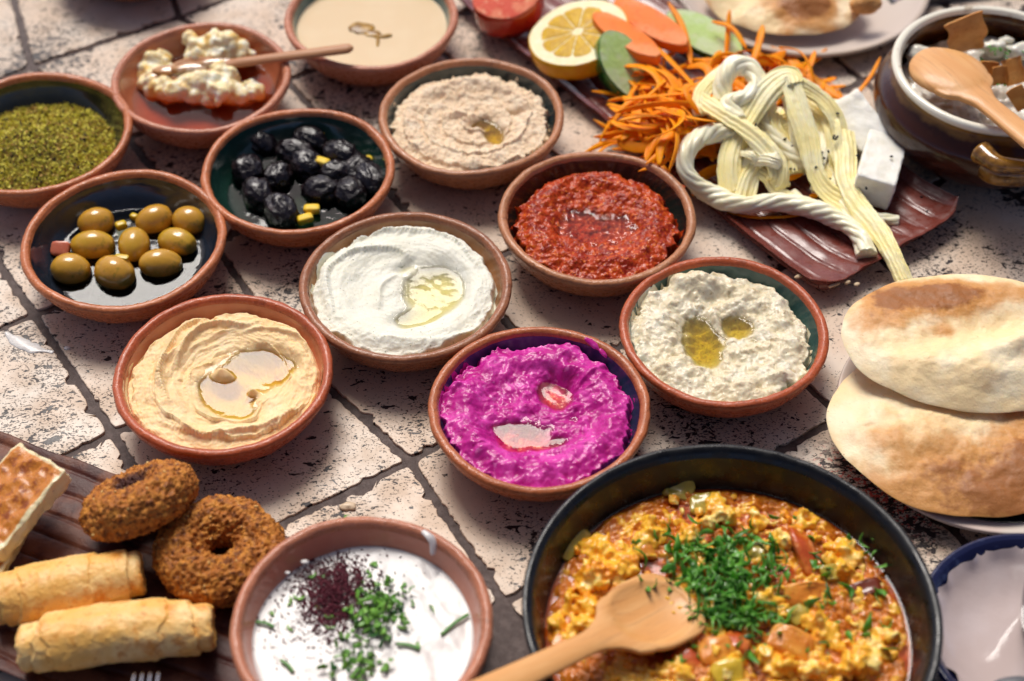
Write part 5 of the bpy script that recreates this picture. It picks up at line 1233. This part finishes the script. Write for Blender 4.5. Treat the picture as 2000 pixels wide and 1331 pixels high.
def slab(size, loc, rot, label, seed):
    o = block(size, loc, rot, label, 'fried_cheese_slab', HAL, seed, .17, 40, 'cheese')
    n = len(o.data.vertices); co = np.empty(n*3); o.data.vertices.foreach_get('co', co); co = co.reshape(-1, 3)/CM
    e = np.minimum(size[0]/2-np.abs(co[:, 0]), size[1]/2-np.abs(co[:, 1]))
    top = (co[:, 2] > size[2]/2-.16)*(.35+.65*sstep(.02, .5, e)); a = o.data.attributes.new('top', 'FLOAT', 'POINT'); a.data.foreach_set('value', top.astype(np.float32))
    return o
A = P(62, 955, 3.2)
slab((5.6, 3.9, 1.0), (A[0]-1.0, A[1]-.75, 3.0), (R(-8), R(-16), R(54)), 'browned fried cheese slab leaning at the left edge', 4)
A = P(-5, 1075, 1.9)
slab((3.6, 3.0, .9), (A[0]-.6, A[1]+.2, 1.85), (R(10), R(10), R(80)), 'second fried cheese slab, darker, tucked under the first', 9)
STEEL = pm('steel', (.62, .62, .62), .22, metal=1)
def fork():
    base = P(287, 1322, 6.4); o = empty('fork', base, rot=(R(-32), 0, R(4))); tag(o, 'blurred steel fork tip at the bottom edge, left', 'fork')
    V, F = sweep([(0, -7, 0), (0, -4, -.1), (0, -1.8, 0)], 20, lambda s, l, p: ((.3+.45*max(0, s-.6)*2)*np.cos(p), .09*np.sin(p)), 12); mesh('handle', V, F, STEEL, o)
    for k in range(4):
        xk = -.54+.36*k
        V, F = sweep([(xk*.9, -2.1, 0), (xk, -1.2, -.1), (xk, 0, .15)], 14, lambda s, l, p: (.10*(1-.5*s)*np.cos(p), .07*np.sin(p)), 8); mesh('tine', V, F, STEEL, o)
fork()

# ------------------------------------------------------------------ brown pot
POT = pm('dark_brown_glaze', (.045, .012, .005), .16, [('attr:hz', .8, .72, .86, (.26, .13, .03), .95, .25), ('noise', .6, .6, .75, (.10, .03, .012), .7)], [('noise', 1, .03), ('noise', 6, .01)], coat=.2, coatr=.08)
RIMW = pm('white_glazed_rim', (.84, .80, .66), .15, [('noise', .7, .62, .72, (.30, .18, .07), .6)], [('noise', 2, .02)], coat=.6, coatr=.04)
GOLD = pm('amber_glaze', (.34, .16, .022), .12, [('noise', 1.2, .4, .65, (.12, .05, .01)), ('noise', 3, .6, .7, (.5, .27, .05), .5)], [('noise', 2, .03)], coat=.6)
pot_c = P(1945, 130, 6.2); ptx, pty = pot_c[0], pot_c[1]; S_ = 1.03
def pot():
    o = empty('clay_pot', (ptx, pty, 0)); tag(o, 'round dark brown glazed pot with white rim at the upper right', 'pot')
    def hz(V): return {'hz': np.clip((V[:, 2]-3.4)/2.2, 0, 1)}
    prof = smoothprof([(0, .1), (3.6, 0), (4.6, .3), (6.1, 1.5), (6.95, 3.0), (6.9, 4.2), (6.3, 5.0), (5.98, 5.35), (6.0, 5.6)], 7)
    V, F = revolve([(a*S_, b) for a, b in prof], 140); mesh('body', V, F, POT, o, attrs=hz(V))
    prof = smoothprof([(6.0, 5.6), (6.22, 5.85), (6.28, 6.1), (6.12, 6.28), (5.85, 6.25), (5.68, 6.0)], 6)
    V, F = revolve([(a*S_, b) for a, b in prof], 140); mesh('rim', V, F, RIMW, o)
    prof = smoothprof([(5.68, 6.0), (5.6, 5.5), (5.9, 4.6), (6.2, 3.5), (5.6, 1.8), (3.5, .7), (.02, .6)], 6)
    V, F = revolve([(a*S_, b) for a, b in prof], 140); mesh('lining', V, F, POT, o, attrs={'hz': np.full(len(V), .75)})
    # lug handle on the near side
    hb = []
    for a in np.linspace(-1, 1, 9):
        ang = R(-80)+a*R(26); rr = 6.95+1.35*math.sqrt(max(0, 1-a*a))**.9
        hb.append((rr*math.cos(ang)*S_, rr*math.sin(ang)*S_, 5.0+.35*(1-a*a)))
    V, F = sweep(hb, 50, lambda s, l, p: ((.42+.35*abs(2*s-1)**2)*np.cos(p), (.36+.35*abs(2*s-1)**2)*np.sin(p)), 20)
    mesh('handle', V, F, GOLD, o)
    V, F = sweep([(x*.93, y*.93, z-1.5) for x, y, z in hb], 40, lambda s, l, p: (.30*np.cos(p), .62*np.sin(p)), 16); mesh('handle_base', V, F, GOLD, o)
pot()
def potfood():
    n = 80; t = np.linspace(0, 2*np.pi, 200, endpoint=False); rho = np.linspace(.01, 1, n)
    x = rho[:, None]*5.85*np.cos(t); y = rho[:, None]*5.85*np.sin(t); z = 3.9+.35*fbm(x*.5, y*.5, 3, 3)+.25*lumps(x, y, 1.2, 61)
    o = mesh('yoghurt_salad', np.stack([x, y, z], -1).reshape(-1, 3), gridfaces(n, 200, True), pm('yoghurt_salad', (.66, .62, .54), .25, [('noise', 1, .55, .68, (.40, .28, .17), .8), ('noise', 1.4, .66, .72, (.10, .28, .04), .7)], [('noise', 3, .05)], coat=.4, sss=.3), None, (ptx, pty, 0))
    tag(o, 'white yoghurt salad with green bits inside the brown pot', 'salad')
    CHP = pm('toasted_bread', (.66, .28, .06), .5, [('noise', .9, .4, .65, (.76, .38, .10)), ('noise', 6, .62, .7, (.30, .11, .025), .6)], [('noise', 3, .04), ('noise', 9, .02)], sss=.1)
    def chip(pts, w, lab, z=0, th=.18, bend=.3):
        pts = np.array(pp(*pts)); c = pts.mean(0)
        V, F = sweep(pts-c, 24, lambda s, l, p: (w/2*(1+.08*math.sin(l*4))*np.sign(np.cos(p))*np.abs(np.cos(p))**.35, th/2*np.sign(np.sin(p))*np.abs(np.sin(p))**.35+bend*w*.25*np.cos(p)**2), 28, up=(.1, -.9, .4))
        tag(mesh('bread_chip', V, F, CHP, None, c), lab, 'bread chip', 'toasted bread chips in the pot')
    chip([(1880, 100, 4.6), (1888, 65, 6.6), (1880, 35, 7.6)], 2.5, 'large square toasted bread chip standing at the back of the pot')
    chip([(1925, 150, 5.0), (1930, 120, 5.9)], 1.3, 'bread chip beside the spoon head', bend=1)
    chip([(1952, 165, 5.0), (1950, 130, 6.0)], 1.0, 'small bread chip right of the one beside the spoon', bend=1)
    chip([(1985, 165, 5.0), (1972, 115, 6.2)], 1.3, 'taller bread chip near the right edge of the photo', bend=.8)
    chip([(1975, 200, 5.0), (2005, 180, 5.6)], 1.5, 'low bread chip under the spoon handle at the right')
    WH = pm('cabbage_white', (.76, .74, .64), .3, sss=.3, coat=.3)
    for px, py, s, lab in [(1945, 92, .8, 'white curl of cabbage behind the bread chips'), (1992, 100, .9, 'white lump at the right edge inside the pot'), (1965, 80, .5, 'small pale lump at the back inside the pot'), (1800, 110, .9, 'pale lump left of the spoon inside the pot')]:
        tag(mesh('cabbage_piece', *blob((0, 0, 0), (s, s*.7, s*.6), 3, .5, 1.6, px), WH, None, P(px, py, 4.8)), lab, 'cabbage')
    o = herbbits('herb_bits', 26, lambda rs: (P(rs.uniform(1915, 2010), rs.uniform(90, 190), 5.1), .5), '', GRN, (.2, .5), seed=11); tag(o, 'green herb bits inside the brown pot', 'herbs', kind='stuff')
potfood()
A = P(1852, 140, 6.55); B = P(2030, 285, 7.6)
spoon('wooden_spoon', A, aim(B, A), 'wooden spoon lying across the brown pot, broad head to the left', (5.2, 4.6), 14, (1.3, 1.8), .35, .55, WOOD, flip=True)

# ------------------------------------------------------------------ blue rimmed dish, cup, far corner tray
NAVY = pm('navy_glaze', (.010, .013, .055), .10, [('noise', 1.5, .55, .7, (.05, .07, .16), .6)], [('noise', 2, .02)], coat=.6)
PKW = pm('pale_pink_glaze', (.56, .45, .42), .07, [('noise', .3, .4, .7, (.60, .50, .48))], [('noise', .7, .05)], coat=.8, coatr=.03)
def bluedish():
    c = P(2035, 1235, 1.9); r = 6.0; o = empty('blue_rimmed_dish', (c[0], c[1], 0)); tag(o, 'shiny pale dish with scalloped navy rim at the lower right corner', 'dish')
    V, F = revolve(smoothprof([(0, .1), (3.2, 0), (3.6, .25), (5.0, .9), (r-.1, 1.7), (r, 1.95), (r-.15, 2.06), (r-.4, 1.98)], 5), 150); mesh('rim', V, F, NAVY, o)
    def sc(V, t):
        V = V.copy(); w = 1+.02*(np.sin(t*17)+.6*np.sin(t*29+1))*np.clip(np.linspace(1, -6, len(V)), 0, 1)[:, None]
        V[..., :2] *= w[..., None]; V[..., 2] += .02; return V
    prof = smoothprof([(r-.72, 1.74), (r-1.5, 1.08), (3.2, .55), (1.5, .42), (.02, .4)], 6)
    V, F = revolve(prof, 150, sc); mesh('inner_glaze', V, F, PKW, o)
    V, F = revolve(smoothprof([(r-.4, 1.98), (r-.62, 1.78), (r-1.2, 1.2), (r-1.8, .85)], 5), 150); mesh('navy_band', V, F, NAVY, o)
    q = P(2098, 1150, 4)
    o2 = empty('navy_cup', (q[0], q[1], .5)); tag(o2, 'navy blue cup edge at the right border standing in the pale dish', 'cup')
    V, F = revolve(smoothprof([(0, .05), (1.5, .0), (1.9, .4), (2.2, 2.0), (2.4, 4.4), (2.35, 4.55), (2.2, 4.4)], 6), 90); mesh('body', V, F, NAVY, o2)
    V, F = revolve(smoothprof([(2.2, 4.4), (2.0, 2), (1.6, .5), (.02, .4)], 6), 90); mesh('inner_glaze', V, F, PKW, o2)
    tag(mesh('dark_pebble_handle', *blob((0, 0, 0), (1.3, .5, .35), 3, .1, 1, 4), pm('grey_metal', (.12, .12, .13), .4), None, P(1990, 1340, 2.6)), 'dark grey handle end at the bottom right corner', 'handle')
bluedish()
def tray():
    o = empty('patterned_tray', (34.0, 37.2, .3), R(12)); tag(o, 'dark tray with pastel patterned patches at the top right corner', 'tray')
    V = np.array([(x, y, z) for z in (-.3, .3) for y in (-3.5, 3.5) for x in (-8, 8)], float)
    F = np.array([[0, 2, 3, 1], [4, 5, 7, 6], [0, 1, 5, 4], [2, 6, 7, 3], [0, 4, 6, 2], [1, 3, 7, 5]])
    mesh('base', V, F, pm('dark_slate', (.06, .055, .06), .3), o, smooth=False)
    cols = [pm('patch_'+n_, c_, .2, [('noise', 1.5, .5, .65, c2)]) for n_, c_, c2 in (('lilac', (.46, .40, .50), (.40, .16, .20)), ('grey', (.30, .27, .30), (.5, .3, .32)), ('cream', (.58, .56, .50), (.35, .42, .30)), ('rose', (.40, .28, .29), (.55, .5, .5)))]
    r = random.Random(6)
    for i in range(5):
        for j in range(3):
            w, h = 1.35, 1.0; x, y = -6.3+i*3.15, -2.3+j*2.3
            V = np.array([(x+a*w, y+b*h, z) for z, k in ((.3, 1), (.42, .94)) for a, b in ((-k, -k), (k, -k), (k, k), (-k, k))])
            F = np.array([[4, 5, 6, 7], [0, 1, 5, 4], [1, 2, 6, 5], [2, 3, 7, 6], [3, 0, 4, 7]])
            mesh('tile', V, F, cols[r.randrange(4)], o, smooth=False)
tray()
